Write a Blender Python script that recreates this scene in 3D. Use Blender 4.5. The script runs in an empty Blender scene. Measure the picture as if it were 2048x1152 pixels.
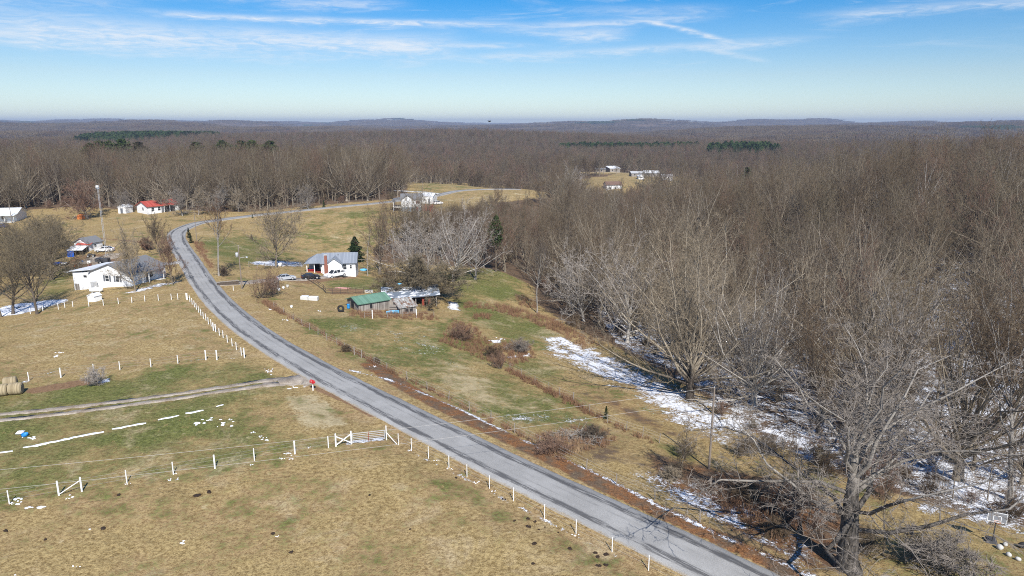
import bpy, math, random
import numpy as np
from mathutils import Vector, Matrix

# ------------------------------------------------------------------ camera, sky, sun, exposure
SC = bpy.context.scene
COL = SC.collection
R = math.radians
CAM_H, PITCH, FPX = 34.0, R(13.05), 1420.0          # drone about 34 m above the near pasture
SUN_EL, SUN_AZ = R(42), R(166)                        # sun behind the camera, a little to its right (compass from +Y)
EXPOSURE = 0.62
SUN_STRENGTH, SKY_STRENGTH = 4.4, 0.06

cam_d = bpy.data.cameras.new('camera')
cam = bpy.data.objects.new('camera', cam_d); COL.objects.link(cam)
cam.location = (0, 0, CAM_H); cam.rotation_euler = (math.pi/2 - PITCH, 0, 0)
cam_d.sensor_width = 36; cam_d.lens = 36*FPX/2048
cam_d.clip_start = 0.5; cam_d.clip_end = 60000
SC.camera = cam
SC.view_settings.view_transform = 'Standard'
SC.view_settings.look = 'None'
SC.view_settings.exposure = EXPOSURE
SC.view_settings.gamma = 1.0
SC.cycles.max_bounces = 5
SC.cycles.diffuse_bounces = 2
SC.cycles.glossy_bounces = 2
SC.cycles.transmission_bounces = 2
SC.cycles.volume_bounces = 0
SC.cycles.use_denoising = False
SC.cycles.pixel_filter_type = 'BLACKMAN_HARRIS'
SC.cycles.filter_width = 1.05                         # the photograph is crisp down to the pixel

sun_d = bpy.data.lights.new('sun', 'SUN'); sun_d.energy = SUN_STRENGTH; sun_d.angle = R(0.53); sun_d.color = (1.0, 0.955, 0.89)
sun = bpy.data.objects.new('sun', sun_d); COL.objects.link(sun)
to_sun = Vector((math.sin(SUN_AZ)*math.cos(SUN_EL), math.cos(SUN_AZ)*math.cos(SUN_EL), math.sin(SUN_EL)))
sun.rotation_euler = to_sun.to_track_quat('Z', 'Y').to_euler()
sun.location = (0, 0, 200)


class NT:
    """small helper for writing node trees"""
    def __init__(s, tree): s.t = tree
    def n(s, typ, **kw):
        nd = s.t.nodes.new(typ)
        for k, v in kw.items(): setattr(nd, k, v)
        return nd
    def put(s, sock, v):
        if v is None: return
        if isinstance(v, bpy.types.NodeSocket): s.t.links.new(v, sock)
        else:
            if isinstance(v, (tuple, list)) and len(v) == 3 and sock.type == 'RGBA': v = (*v, 1)
            sock.default_value = v
    def m(s, op, a, b=None, c=None, clamp=False):
        nd = s.n('ShaderNodeMath', operation=op, use_clamp=clamp)
        s.put(nd.inputs[0], a); s.put(nd.inputs[1], b); s.put(nd.inputs[2], c)
        return nd.outputs[0]
    def vm(s, op, a, b=None):
        nd = s.n('ShaderNodeVectorMath', operation=op); s.put(nd.inputs[0], a); s.put(nd.inputs[1], b)
        return nd.outputs['Value'] if op in ('DOT_PRODUCT', 'LENGTH') else nd.outputs[0]
    def noise(s, vec, scale, detail=3, rough=.55, dist=0):
        nd = s.n('ShaderNodeTexNoise'); s.put(nd.inputs['Vector'], vec)
        nd.inputs['Scale'].default_value = scale; nd.inputs['Detail'].default_value = detail
        nd.inputs['Roughness'].default_value = rough; nd.inputs['Distortion'].default_value = dist
        return nd.outputs['Fac']
    def step(s, v, lo, hi):
        nd = s.n('ShaderNodeMapRange', interpolation_type='SMOOTHSTEP'); s.put(nd.inputs[0], v)
        s.put(nd.inputs[1], lo); s.put(nd.inputs[2], hi)
        return nd.outputs[0]
    def mix(s, f, a, b, blend='MIX'):
        nd = s.n('ShaderNodeMix', data_type='RGBA', blend_type=blend)
        s.put(nd.inputs[0], f); s.put(nd.inputs[6], a); s.put(nd.inputs[7], b)
        return nd.outputs[2]
    def ramp(s, v, stops):
        nd = s.n('ShaderNodeValToRGB'); s.put(nd.inputs[0], v)
        e = nd.color_ramp.elements
        while len(e) < len(stops): e.new(0.5)
        for k, (p, c) in enumerate(stops): e[k].position = p; e[k].color = (*c, 1)
        return nd.outputs[0]
    def sep(s, v):
        nd = s.n('ShaderNodeSeparateXYZ'); s.put(nd.inputs[0], v); return nd.outputs
    def comb(s, x, y, z):
        nd = s.n('ShaderNodeCombineXYZ'); s.put(nd.inputs[0], x); s.put(nd.inputs[1], y); s.put(nd.inputs[2], z); return nd.outputs[0]


world = bpy.data.worlds.new('World'); SC.world = world; world.use_nodes = True
W = NT(world.node_tree)
for nd in list(world.node_tree.nodes): world.node_tree.nodes.remove(nd)
sky = W.n('ShaderNodeTexSky', sky_type='NISHITA', sun_disc=False)
sky.sun_elevation = SUN_EL; sky.sun_rotation = SUN_AZ
sky.altitude = 0; sky.air_density = 1.0; sky.dust_density = 0.25; sky.ozone_density = 5.0
dirv = W.n('ShaderNodeTexCoord').outputs['Generated']
sx, sy, sz = W.sep(dirv)
az = W.m('MULTIPLY', W.m('ARCTAN2', sx, sy), 57.2958)             # degrees right of +Y
el = W.m('MULTIPLY', W.m('ARCSINE', sz), 57.2958)
# thin high cirrus: streaks in azimuth / elevation, broken up by stretched noise
cv = W.comb(W.m('MULTIPLY', az, 0.11), W.m('MULTIPLY', el, 0.9), 0.0)
nA = W.noise(cv, 1.0, 5, .62, 1.2)
nB = W.noise(W.comb(W.m('MULTIPLY', az, 0.5), W.m('MULTIPLY', el, 3.2), 3.3), 1.0, 5, .65, .8)
nC = W.noise(W.comb(W.m('MULTIPLY', az, 0.05), W.m('MULTIPLY', el, 0.25), 9.1), 1.0, 3, .5)
tot = W.m('MULTIPLY', W.step(nA, .50, .80), W.step(el, 3.2, 5.5))
tot = W.m('MULTIPLY', tot, W.m('MULTIPLY', W.step(nC, .36, .60), .62))
#        az0   az1   el0   el1  width  strength
STREAKS = [(-26, 0, 7.35, 7.35, .22, .75), (-34, -4, 5.6, 5.9, .75, .62), (-22, -5, 6.6, 5.2, .5, .42), (-40, -22, 6.6, 5.9, .9, .5),
           (0, 15, 7.2, 7.55, .25, .5), (9.5, 16.5, 7.6, 5.8, .16, .8), (-4, 22, 4.9, 5.85, .28, .5), (14, 19, 5.6, 4.4, .2, .35),
           (22, 38, 7.3, 7.5, .35, .5), (3, 9, 6.4, 6.6, .5, .4), (-38, -26, 7.6, 7.9, .5, .3), (-30, -12, 4.7, 4.7, .35, .22), (-13, 2, 5.9, 5.75, .2, .45), (-40, -30, 5.4, 5.3, .5, .5), (-18, -8, 8.2, 8.6, .4, .4), (4, 16, 8.3, 8.0, .35, .3), (-2, 8, 6.9, 6.5, .3, .4), (-36, -10, 8.8, 8.9, .45, .4)]
warp = W.m('MULTIPLY', W.m('SUBTRACT', nB, .5), .8)
warp2 = W.m('MULTIPLY', W.m('SUBTRACT', nA, .5), 1.0)
for a0, a1, e0, e1, wd, st in STREAKS:
    line = W.m('MULTIPLY_ADD', W.m('SUBTRACT', az, a0), (e1-e0)/(a1-a0), e0)
    dd = W.m('DIVIDE', W.m('ADD', W.m('ADD', W.m('SUBTRACT', el, line), W.m('MULTIPLY', warp, wd*1.6)), W.m('MULTIPLY', warp2, .5)), wd)
    g = W.m('EXPONENT', W.m('MULTIPLY', W.m('MULTIPLY', dd, dd), -1.0))
    f = min(4, (a1-a0)*.3)
    g = W.m('MULTIPLY', g, W.m('MULTIPLY', W.step(az, a0-f*.5, a0+f), W.m('SUBTRACT', 1.0, W.step(az, a1-f, a1+f*.5))))
    g = W.m('MULTIPLY', g, W.m('MULTIPLY', W.m('ADD', .35, W.step(nB, .3, .75)), st*.9))
    tot = W.m('ADD', tot, W.m('MULTIPLY', g, W.m('SUBTRACT', 1.0, tot, clamp=True)))
tot = W.m('MINIMUM', tot, .85)
hs = W.n('ShaderNodeHueSaturation'); hs.inputs['Saturation'].default_value = 1.0; hs.inputs['Value'].default_value = 1.0
W.put(hs.inputs['Color'], sky.outputs[0])
tint = W.ramp(W.m('DIVIDE', el, 20.0), [(0, (1.05, 1.12, 1.18)), (.175, (.84, .89, .95)), (.45, (.17, .64, .96)), (1, (.19, .63, .96))])
skyc = W.mix(1.0, W.mix(1.0, hs.outputs[0], tint, 'MULTIPLY'), (1.34, 1.34, 1.34), 'MULTIPLY')
cloud = W.mix(tot, skyc, (9.5, 10.0, 10.6))
bg = W.n('ShaderNodeBackground'); W.put(bg.inputs[0], cloud); bg.inputs[1].default_value = SKY_STRENGTH
W.put(W.n('ShaderNodeOutputWorld').inputs[0], bg.outputs[0])

# ------------------------------------------------------------------ survey of the place: pixels of the photograph to points on the land
cP, sP = math.cos(PITCH), math.sin(PITCH)
def ray(u, v):
    a = (u-1024)/FPX; b = (576-v)/FPX
    return np.array((a, cP + b*sP, -sP + b*cP))
def onz(u, v, z):
    d = ray(u, v); t = (z-CAM_H)/d[2]
    return (d[0]*t, d[1]*t, z)

CTRL = [  # (u, v, ground height)
 (0,1152,0),(400,1100,0),(800,1100,0),(1200,1150,0),(0,900,.3),(300,850,.3),(600,800,.1),(0,780,0),(300,740,0),(0,690,-.4),(200,660,-.2),
 (250,612,-.3),(450,660,0),(0,630,-2.5),(100,610,-2),(60,560,-3.5),(130,540,-2.6),(220,580,0),(290,560,.2),(180,500,0),(250,440,1),(90,450,.5),(0,450,0),
 (300,428,1.5),(0,415,1.5),(150,412,1.5),
 (1485,1152,0),(1240,1040,0),(1000,925,0),(780,815,0),(567,701,0),(464,628,0),(406,565,0),(380,515,.2),(352,480,.4),(400,441,.8),(500,431,1),(600,421,1.2),(700,412,1.2),(865,394,1.2),(982,379,1.2),
 (700,720,-.5),(800,700,-2),(900,650,-3.3),(780,625,-3),(700,570,-3.5),(650,545,-3.5),(555,530,-2.2),(460,500,-1),(600,505,-4),(620,465,-2),(720,450,-1),(830,425,1),(900,412,1),
 (930,560,-4.2),(1000,538,-4.6),(1055,580,-7),(1000,605,-5.8),(940,615,-4.6),
 (1050,690,-5.6),(1150,700,-6.6),(1250,760,-6.2),(1380,800,-6),(1200,820,-4.3),(1000,760,-3.4),(1100,850,-2.6),(1418,935,-3.5),(1300,900,-2.8),(1250,980,-1.2),(1050,890,-.7),
 (1500,1060,-1.2),(1690,1130,-2.4),(1600,980,-3.8),(1980,1090,-3),(2048,1152,-2.4),(1700,900,-5.6),(1900,920,-5.6),(2048,980,-4.6),
 (1050,385,1.0),(900,368,2.0),(1105,388,-2)]
CW = [  # (x, y, ground height) where the photograph hides the ground
 (70,125,-5.5),(45,150,-9),(10,185,-9),(-25,195,-7.5),(75,170,-6),(110,130,-1),(120,170,3.5),(160,220,9.5),(210,300,9),(105,240,4),(70,215,-4),(40,250,-10),(60,300,-10),
 (130,330,-10),(45,345,-12),(70,500,-29),(60,450,-27),(115,470,-28),(50,400,-22),(95,400,-20),(20,460,-25),(150,540,-29),(30,540,-28),(78,560,-11.5),(100,640,-12.5),(90,710,-13),(140,650,-13),(50,620,-16),(200,420,-16),(280,420,-11),(300,560,-26),(200,560,-28),(-60,420,-1),(-150,420,-1.5),(-280,420,-2),(-150,520,-6),(-300,540,-6),(-40,520,-13),
 (-100,650,-16),(-300,680,-14),(-480,700,-5),(200,740,-22),(400,740,-22),(-460,480,-4),(-300,300,2),(-250,200,1),(-160,120,-2),(-120,60,0),(0,20,0),(0,-60,0),(100,20,-2),(120,60,-2),(160,120,2),(260,150,9),(400,300,8),(-200,-100,0),(200,-100,0),
 (55,75,-4.6),(90,90,-4)]
CTL = np.array([onz(*c) for c in CTRL] + CW)
def rbfm(A, B):
    d2 = (A[:, None, 0]-B[None, :, 0])**2 + (A[:, None, 1]-B[None, :, 1])**2
    return -np.sqrt(d2 + 14.0**2)
_n = len(CTL)
_K = np.zeros((_n+3, _n+3)); _K[:_n, :_n] = rbfm(CTL, CTL) + np.eye(_n)*1.0
_K[:_n, _n] = 1; _K[:_n, _n+1:] = CTL[:, :2]/100; _K[_n:, :_n] = _K[:_n, _n:].T
_w = np.linalg.solve(_K, np.concatenate([CTL[:, 2], np.zeros(3)]))
def rbf(P):
    out = np.empty(len(P))
    for i in range(0, len(P), 40000):
        q = P[i:i+40000]
        out[i:i+40000] = rbfm(q, CTL) @ _w[:_n] + _w[_n] + q[:, 0]/100*_w[_n+1] + q[:, 1]/100*_w[_n+2]
    return out
_perm = np.random.RandomState(5).rand(256, 256)
def vnoise(x, y):
    xi = np.floor(x).astype(int); yi = np.floor(y).astype(int); fx = x-xi; fy = y-yi
    fx = fx*fx*(3-2*fx); fy = fy*fy*(3-2*fy)
    g = lambda a, b: _perm[a & 255, b & 255]
    return (g(xi, yi)*(1-fx)+g(xi+1, yi)*fx)*(1-fy) + (g(xi, yi+1)*(1-fx)+g(xi+1, yi+1)*fx)*fy
def fbm(x, y, o=4):
    s = 0; a = .5
    for k in range(o): s = s + a*vnoise(x*2**k+17.3*k, y*2**k+5.1*k); a *= .5
    return s/(1-.5**o)
def sstep(x, a, b):
    t = np.clip((x-a)/(b-a), 0, 1); return t*t*(3-2*t)
def far_land(P, d):
    far = -15 + (70+90*sstep(d, 1800, 6000))*(fbm(P[:, 0]/1100, P[:, 1]/620+3.7, 3)-.5) + sstep(d, 2500, 11000)*18 + sstep(d, 8000, 13000)*(140*(fbm(P[:, 0]/2300+9, P[:, 1]/2500, 4)-.5) - 13 - P[:, 0]/13000*16)
    # long low ridges across the view, one behind the other
    for rd_, wd, am, sd in ((2300, 260, 16, 2.1), (3600, 380, 26, 7.7), (5600, 600, 40, 4.4), (8200, 800, 52, 9.3)):
        far += am*np.exp(-((d-rd_-500*fbm(P[:, 0]/1700+sd, P[:, 1]*0+sd, 2))/wd)**2)*((fbm(P[:, 0]/900+sd*3, P[:, 1]*0+sd, 3)-.5)*3.6+.25)
    # rises that carry the pine plantations
    for cx, cy, sa, sb, hh in ((-671, 1365, 330, 240, -1), (177, 1105, 170, 90, -16), (308, 962, 110, 80, -7)):
        g = np.exp(-(((P[:, 0]-cx)/sa)**2 + ((P[:, 1]-cy)/sb)**2)); far = far*(1-g) + hh*g
    return far
def H0(P):
    P = np.atleast_2d(P).astype(float); d = np.hypot(P[:, 0], P[:, 1]); w = sstep(d, 740, 1150); out = np.zeros(len(P))
    a = d < 1150; b = d > 740
    if a.any(): out[a] += (np.clip(rbf(P[a]), -34, 14) + (fbm(P[a, 0]/9, P[a, 1]/9, 2)-.5)*.35)*(1-w[a])
    if b.any(): out[b] += far_land(P[b], d[b])*w[b]
    return out

# road centre line
ROAD_PX = [(1485,1152),(1240,1037),(1000,925),(780,815),(567,701),(464,628),(406,565),(379,520),(360,492),(352,472),(362,455),(395,443.5),(440,437.5),(500,431),(600,421.3),(700,412),(787,404.5),(865,393.5),(920,384),(982,379),(1040,377)]
def catmull(P, step):
    P = np.array(P); out = []
    for i in range(len(P)-1):
        p0, p1, p2, p3 = P[max(i-1, 0)], P[i], P[i+1], P[min(i+2, len(P)-1)]
        n = max(2, int(np.linalg.norm(p2-p1)/step))
        for t in np.arange(n)/n:
            out.append(.5*((2*p1)+(-p0+p2)*t+(2*p0-5*p1+4*p2-p3)*t*t+(-p0+3*p1-3*p2+p3)*t**3))
    out.append(P[-1]); return np.array(out)
_rp = [onz(u, v, 0.0 if v > 560 else (.3 if v > 470 else 1.1))[:2] for u, v in ROAD_PX]
_rp = [(_rp[0][0]+52, _rp[0][1]-50), (_rp[0][0]+26, _rp[0][1]-26)] + _rp
RC = catmull(_rp, 1.0)
for _ in range(6): RC[1:-1] = (RC[:-2]+2*RC[1:-1]+RC[2:])/4
RZ = H0(RC)
for _ in range(60): RZ[1:-1] = (RZ[:-2]+RZ[1:-1]+RZ[2:])/3
ROAD_HW = 2.72
def road_near(P):
    """distance to the road centre line and its height there"""
    d = np.full(len(P), 1e9); z = np.zeros(len(P)); k0 = np.zeros(len(P), int)
    sel = np.where((P[:, 1] > -40) & (P[:, 1] < 430) & (np.abs(P[:, 0]) < 190))[0]
    for i in range(0, len(sel), 20000):
        q = sel[i:i+20000]
        dd = (P[q][:, None, 0]-RC[None, :, 0])**2 + (P[q][:, None, 1]-RC[None, :, 1])**2
        k = dd.argmin(1); d[q] = np.sqrt(dd[np.arange(len(q)), k]); z[q] = RZ[k]; k0[q] = k
    return d, z, k0
def H(P, want=False):
    P = np.atleast_2d(P).astype(float); h = H0(P); d, z, k = road_near(P)
    w = 1 - sstep(d, ROAD_HW+.2, ROAD_HW+7.0)
    h = h*(1-w) + (z - .10 - .12*sstep(d, ROAD_HW+.3, ROAD_HW+2))*w
    return (h, d, k) if want else h
def hz(x, y): return float(H(np.array([[x, y]]))[0])
_T = np.concatenate([np.arange(36, 180, 1.5), np.arange(180, 460, 2.5), np.geomspace(460, 1500, 60)])
def hits(uv):
    """first meeting of each pixel's ray with the land"""
    out = []
    for u, v in uv:
        d = ray(u, v); Q = d[None, :]*_T[:, None] + np.array((0, 0, CAM_H))
        below = Q[:, 2] < H(Q[:, :2])
        k = int(np.argmax(below)) if below.any() else len(_T)-1
        a, b = _T[max(k-1, 0)], _T[k]
        for _ in range(5):
            c = np.linspace(a, b, 5); q = d[None, :]*c[:, None] + np.array((0, 0, CAM_H))
            bl = q[:, 2] < H(q[:, :2]); j = max(1, int(np.argmax(bl))) if bl.any() else 4
            a, b = c[j-1], c[j]
        q = d*b; out.append((q[0], q[1], hz(q[0], q[1])))
    return out
def hit(u, v): return hits([(u, v)])[0]
def at(u, dist):
    """ground point seen in image column u at a ground distance from the camera"""
    a = (u-1024)/FPX; y = dist/math.hypot(1, a); x = a*y*1.02
    return (x, y, hz(x, y))
def project(P):
    P = np.atleast_2d(P); y = P[:, 1]*cP - (P[:, 2]-CAM_H)*sP; zz = P[:, 1]*sP + (P[:, 2]-CAM_H)*cP
    return 1024 + FPX*P[:, 0]/y, 576 - FPX*zz/y, y
def height_for(p, vtop):
    """height a thing at p needs for its top to reach image row vtop"""
    d = ray(1024, vtop); t = p[1]/d[1]
    return CAM_H + d[2]*t - p[2]
def sdf(P, poly):
    poly = np.array(poly)[:, :2]; d = np.full(len(P), 1e18); ins = np.zeros(len(P), bool)
    for i in range(len(poly)):
        a, b = poly[i], poly[(i+1) % len(poly)]; e = b-a; wv = P-a
        t = np.clip((wv @ e)/max(e @ e, 1e-9), 0, 1); q = wv - t[:, None]*e
        d = np.minimum(d, (q*q).sum(1))
        c = (a[1] > P[:, 1]) != (b[1] > P[:, 1])
        with np.errstate(divide='ignore', invalid='ignore'):
            xx = (b[0]-a[0])*(P[:, 1]-a[1])/(b[1]-a[1]) + a[0]
        ins ^= c & (P[:, 0] < xx)
    return np.where(ins, -1, 1)*np.sqrt(d)
def linedist(P, line):
    line = np.array(line)[:, :2]; d = np.full(len(P), 1e18)
    for a, b in zip(line[:-1], line[1:]):
        e = b-a; wv = P-a; t = np.clip((wv @ e)/max(e @ e, 1e-9), 0, 1); q = wv - t[:, None]*e
        d = np.minimum(d, (q*q).sum(1))
    return np.sqrt(d)

# ------------------------------------------------------------------ materials
MATS = {}
def mat(name, build=None):
    if name in MATS: return MATS[name]
    m = bpy.data.materials.new(name); m.use_nodes = True; t = m.node_tree
    for nd in list(t.nodes): t.nodes.remove(nd)
    n = NT(t); b = n.n('ShaderNodeBsdfPrincipled'); o = n.n('ShaderNodeOutputMaterial'); t.links.new(b.outputs[0], o.inputs[0])
    b.inputs['Roughness'].default_value = .85; b.inputs['Specular IOR Level'].default_value = .25
    build(n, b); MATS[name] = m; return m
def objco(n): return n.n('ShaderNodeTexCoord').outputs['Object']
def bump(n, b, h, strength=.4, dist=.05):
    nd = n.n('ShaderNodeBump'); nd.inputs['Strength'].default_value = strength; nd.inputs['Distance'].default_value = dist
    n.put(nd.inputs['Height'], h); n.put(b.inputs['Normal'], nd.outputs[0])
def paint(name, col, rough=.6, var=.25, scale=1.5, metal=0, spec=.3, bmp=0):
    def f(n, b):
        o = objco(n); a = n.noise(o, scale, 4, .6); c = n.noise(o, scale*9, 2)
        v = n.m('MULTIPLY_ADD', n.m('ADD', n.m('MULTIPLY', a, .7), n.m('MULTIPLY', c, .3)), var*2, 1-var)
        n.put(b.inputs['Base Color'], n.mix(1.0, (*col,), n.comb(v, v, v), 'MULTIPLY'))
        b.inputs['Roughness'].default_value = rough; b.inputs['Metallic'].default_value = metal; b.inputs['Specular IOR Level'].default_value = spec
        if bmp: bump(n, b, c, bmp, .02)
    return mat(name, f)
def striped(name, col, col2, axis, period, rough=.7, var=.3, dark=.6, metal=0):
    """boards / siding / ribbed metal: relief and slight tone change per strip"""
    def f(n, b):
        o = objco(n); s = n.sep(o)[axis]; q = n.m('DIVIDE', s, period)
        fr = n.m('FRACT', q); idx = n.m('FLOOR', q)
        wn = n.n('ShaderNodeTexWhiteNoise', noise_dimensions='1D'); n.put(wn.inputs['W'], idx)
        a = n.noise(o, 1.2, 4, .65)
        t = n.m('ADD', n.m('MULTIPLY', wn.outputs[0], .5), n.m('MULTIPLY', a, .7))
        c = n.mix(n.step(t, .3, .9), col, col2)
        n.put(b.inputs['Base Color'], c)
        gap = n.step(n.m('ABSOLUTE', n.m('SUBTRACT', fr, .5)), .40, .5)
        bump(n, b, n.m('SUBTRACT', 1.0, gap), .8, .03)
        b.inputs['Roughness'].default_value = rough; b.inputs['Metallic'].default_value = metal
    return mat(name, f)

def ground_mat(n, b):
    pos = n.n('ShaderNodeNewGeometry').outputs['Position']
    def att(nm):
        a = n.n('ShaderNodeAttribute', attribute_name=nm); s = n.n('ShaderNodeSeparateColor'); n.put(s.inputs[0], a.outputs['Color'])
        return s.outputs[0], s.outputs[1], s.outputs[2]
    green, snow, leaf = att('zone_a'); dirt, straw, far = att('zone_b')
    n0 = n.noise(pos, .022, 3, .5); n1 = n.noise(pos, .11, 4, .6); n2 = n.noise(pos, .55, 4, .65); n3 = n.noise(pos, 2.6, 4, .7); n4 = n.noise(pos, 9.0, 3, .7)
    n5 = n.noise(n.vm('ADD', pos, (31, 7, 0)), .3, 4, .65, .4)
    fine = n.m('ADD', n.m('MULTIPLY', n3, .55), n.m('MULTIPLY', n4, .45))
    tan = n.mix(n.step(fine, .36, .64), (.16, .106, .042), (.475, .358, .168))
    tan = n.mix(n.step(n1, .40, .66), tan, n.mix(n.step(fine, .36, .66), (.19, .12, .056), (.475, .34, .178)))
    strawc = n.mix(n.step(fine, .3, .7), (.30, .235, .125), (.56, .465, .29))
    st = n.step(n.m('ADD', straw, n.m('ADD', n.m('MULTIPLY', n.m('SUBTRACT', n5, .5), 1.3), n.m('MULTIPLY', n.m('SUBTRACT', n3, .5), .6))), .45, .8)
    c = n.mix(st, tan, strawc)
    grc = n.mix(n.step(fine, .35, .66), (.068, .062, .019), (.275, .245, .098))
    grc = n.mix(n.step(n1, .38, .65), grc, n.mix(n.step(fine, .35, .68), (.055, .064, .017), (.215, .225, .072)))
    gm = n.m('ADD', green, n.m('ADD', n.m('MULTIPLY', n.m('SUBTRACT', n1, .5), 1.5), n.m('ADD', n.m('MULTIPLY', n.m('SUBTRACT', n2, .5), 1.3), n.m('MULTIPLY', n.m('SUBTRACT', fine, .5), 1.7))))
    c = n.mix(n.step(gm, .32, .78), c, grc)
    # uneven growth: thin bleached stretches and thicker dull ones
    pale = n.noise(n.vm('ADD', pos, (77, 13, 0)), .16, 5, .7, .6)
    c = n.mix(n.m('MULTIPLY', n.step(pale, .52, .72), .55), c, n.mix(n.step(fine, .36, .64), (.27, .20, .115), (.60, .49, .31)))
    c = n.mix(n.m('MULTIPLY', n.step(n.m('SUBTRACT', 1.0, pale), .54, .74), .5), c, n.mix(n.step(fine, .34, .66), (.085, .062, .026), (.25, .19, .09)))
    dc = n.mix(n.step(fine, .3, .7), (.13, .075, .042), (.30, .19, .11))
    c = n.mix(n.step(n.m('ADD', dirt, n.m('MULTIPLY', n.m('SUBTRACT', n.m('ADD', n2, n.m('MULTIPLY', fine, .5)), .75), .9)), .38, .62), c, dc)
    lc = n.ramp(n.noise(pos, 7, 4, .75), [(.28, (.045, .024, .013)), (.46, (.165, .076, .033)), (.6, (.35, .165, .068)), (.75, (.42, .26, .145))])
    lcb = n.ramp(n.noise(pos, 7, 4, .75), [(.28, (.035, .023, .015)), (.46, (.105, .068, .042)), (.6, (.20, .130, .082)), (.75, (.30, .21, .14))])
    lcf = n.mix(n.step(n2, .35, .65), n.mix(far, lcb, lc), n.mix(n.step(fine, .3, .7), (.075, .052, .034), (.20, .145, .098)))
    c = n.mix(n.step(n.m('ADD', leaf, n.m('MULTIPLY', n.m('SUBTRACT', n.m('ADD', n2, fine), 1.0), .9)), .34, .62), c, lcf)
    # bare spots and dark tufts of their own
    spot = n.step(n.noise(n.vm('ADD', pos, (5, 90, 0)), .9, 3, .6), .66, .74)
    c = n.mix(n.m('MULTIPLY', spot, .45), c, (.52, .43, .26))
    sm = n.m('ADD', snow, n.m('ADD', n.m('MULTIPLY', n.m('SUBTRACT', n5, .5), .75), n.m('ADD', n.m('MULTIPLY', n.m('SUBTRACT', n2, .5), .65), n.m('MULTIPLY', n.m('SUBTRACT', fine, .5), 1.5))))
    sm = n.m('MULTIPLY', n.step(sm, .56, .68), n.step(snow, .02, .12))
    c = n.mix(sm, c, (.80, .82, .86))
    n.put(b.inputs['Base Color'], c)
    b.inputs['Roughness'].default_value = .95; b.inputs['Specular IOR Level'].default_value = .1
    bump(n, b, n.m('ADD', n.m('MULTIPLY', fine, .14), n.m('ADD', n.m('MULTIPLY', n2, .16), n.m('MULTIPLY', sm, .03))), .9, 1.0)
GROUND = mat('winter_ground', ground_mat)

def road_mat(n, b):
    uv = n.n('ShaderNodeUVMap').outputs[0]; u, v, _ = n.sep(uv)          # u across in metres, v along in metres
    pos = n.n('ShaderNodeNewGeometry').outputs['Position']
    f1 = n.noise(pos, 14, 3, .75); f2 = n.noise(n.comb(n.m('MULTIPLY', u, 1.6), n.m('MULTIPLY', v, .10), 0.0), 1.0, 5, .7); f3 = n.noise(pos, .25, 3, .6)
    f4 = n.noise(n.comb(n.m('MULTIPLY', u, 5.0), n.m('MULTIPLY', v, .45), 2.0), 1.0, 4, .75)
    base = n.mix(n.step(f1, .25, .75), (.205, .202, .194), (.375, .367, .350))
    base = n.mix(n.step(f3, .35, .7), base, n.mix(n.step(f1, .25, .75), (.27, .266, .255), (.43, .422, .405)))
    tar = None
    for c0, wd, st in ((-1.55, .50, 1.25), (-.35, .34, .46), (.55, .32, .55), (1.70, .50, 1.2)):
        q = n.m('DIVIDE', n.m('ADD', n.m('SUBTRACT', u, c0), n.m('MULTIPLY', n.m('SUBTRACT', f2, .5), .5)), wd)
        g = n.m('MULTIPLY', n.m('EXPONENT', n.m('MULTIPLY', n.m('MULTIPLY', q, q), -1.0)), st)
        tar = g if tar is None else n.m('MAXIMUM', tar, g)
    tm = n.m('MULTIPLY', tar, n.m('ADD', .25, n.step(n.m('ADD', n.m('MULTIPLY', f2, .6), n.m('MULTIPLY', f4, .6)), .45, .78)))
    tm = n.step(n.m('ADD', tm, n.m('MULTIPLY', n.m('SUBTRACT', f1, .5), 1.0)), .28, .9)
    c = n.mix(n.m('MULTIPLY', tm, .85), base, (.065, .064, .066))
    ed = n.step(n.m('ADD', n.m('ABSOLUTE', u), n.m('MULTIPLY', n.m('SUBTRACT', n.noise(pos, 1.6, 4, .7), .5), .9)), 2.45, 2.75)
    c = n.mix(n.m('MULTIPLY', ed, .8), c, n.mix(n.step(f1, .3, .7), (.16, .115, .065), (.42, .36, .27)))
    n.put(b.inputs['Base Color'], c)
    b.inputs['Roughness'].default_value = .82; b.inputs['Specular IOR Level'].default_value = .3
    bump(n, b, f1, .5, .02)
ROADM = mat('chip_seal', road_mat)

def bark_mat(name, stops, dark=.55, rnd=True):
    def f(n, b):
        oi = n.n('ShaderNodeObjectInfo'); pn = n.noise(oi.outputs['Location'], .022, 2, .5)
        r = n.m('ADD', n.m('MULTIPLY', oi.outputs['Random'], .55), n.m('MULTIPLY', n.step(pn, .3, .7), .45))
        o = objco(n); a = n.noise(o, 2.2, 4, .7); s = n.noise(n.vm('MULTIPLY', o, (6, 6, 1.0)), 1.5, 3, .6)
        c = n.ramp(r, stops)
        v = n.m('MULTIPLY_ADD', n.m('ADD', n.m('MULTIPLY', a, .5), n.m('MULTIPLY', s, .5)), 2*(1-dark), dark)
        n.put(b.inputs['Base Color'], n.mix(1.0, c, n.comb(v, v, v), 'MULTIPLY'))
        b.inputs['Roughness'].default_value = .95; b.inputs['Specular IOR Level'].default_value = .1
    return mat(name, f)
BARK = bark_mat('bark', [(0, (.115, .092, .068)), (.4, (.17, .140, .104)), (.75, (.225, .19, .145)), (1, (.30, .26, .205))], .5)
TWIG = bark_mat('twigs', [(0, (.068, .049, .034)), (.28, (.122, .086, .055)), (.5, (.16, .122, .078)), (.72, (.105, .086, .069)), (1, (.14, .078, .045))], .6)
PALEBARK = bark_mat('pale_bark', [(0, (.50, .47, .43)), (1, (.62, .59, .55))], .55)
PALETWIG = bark_mat('pale_twigs', [(0, (.33, .29, .26)), (1, (.38, .34, .30))], .7)
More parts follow.
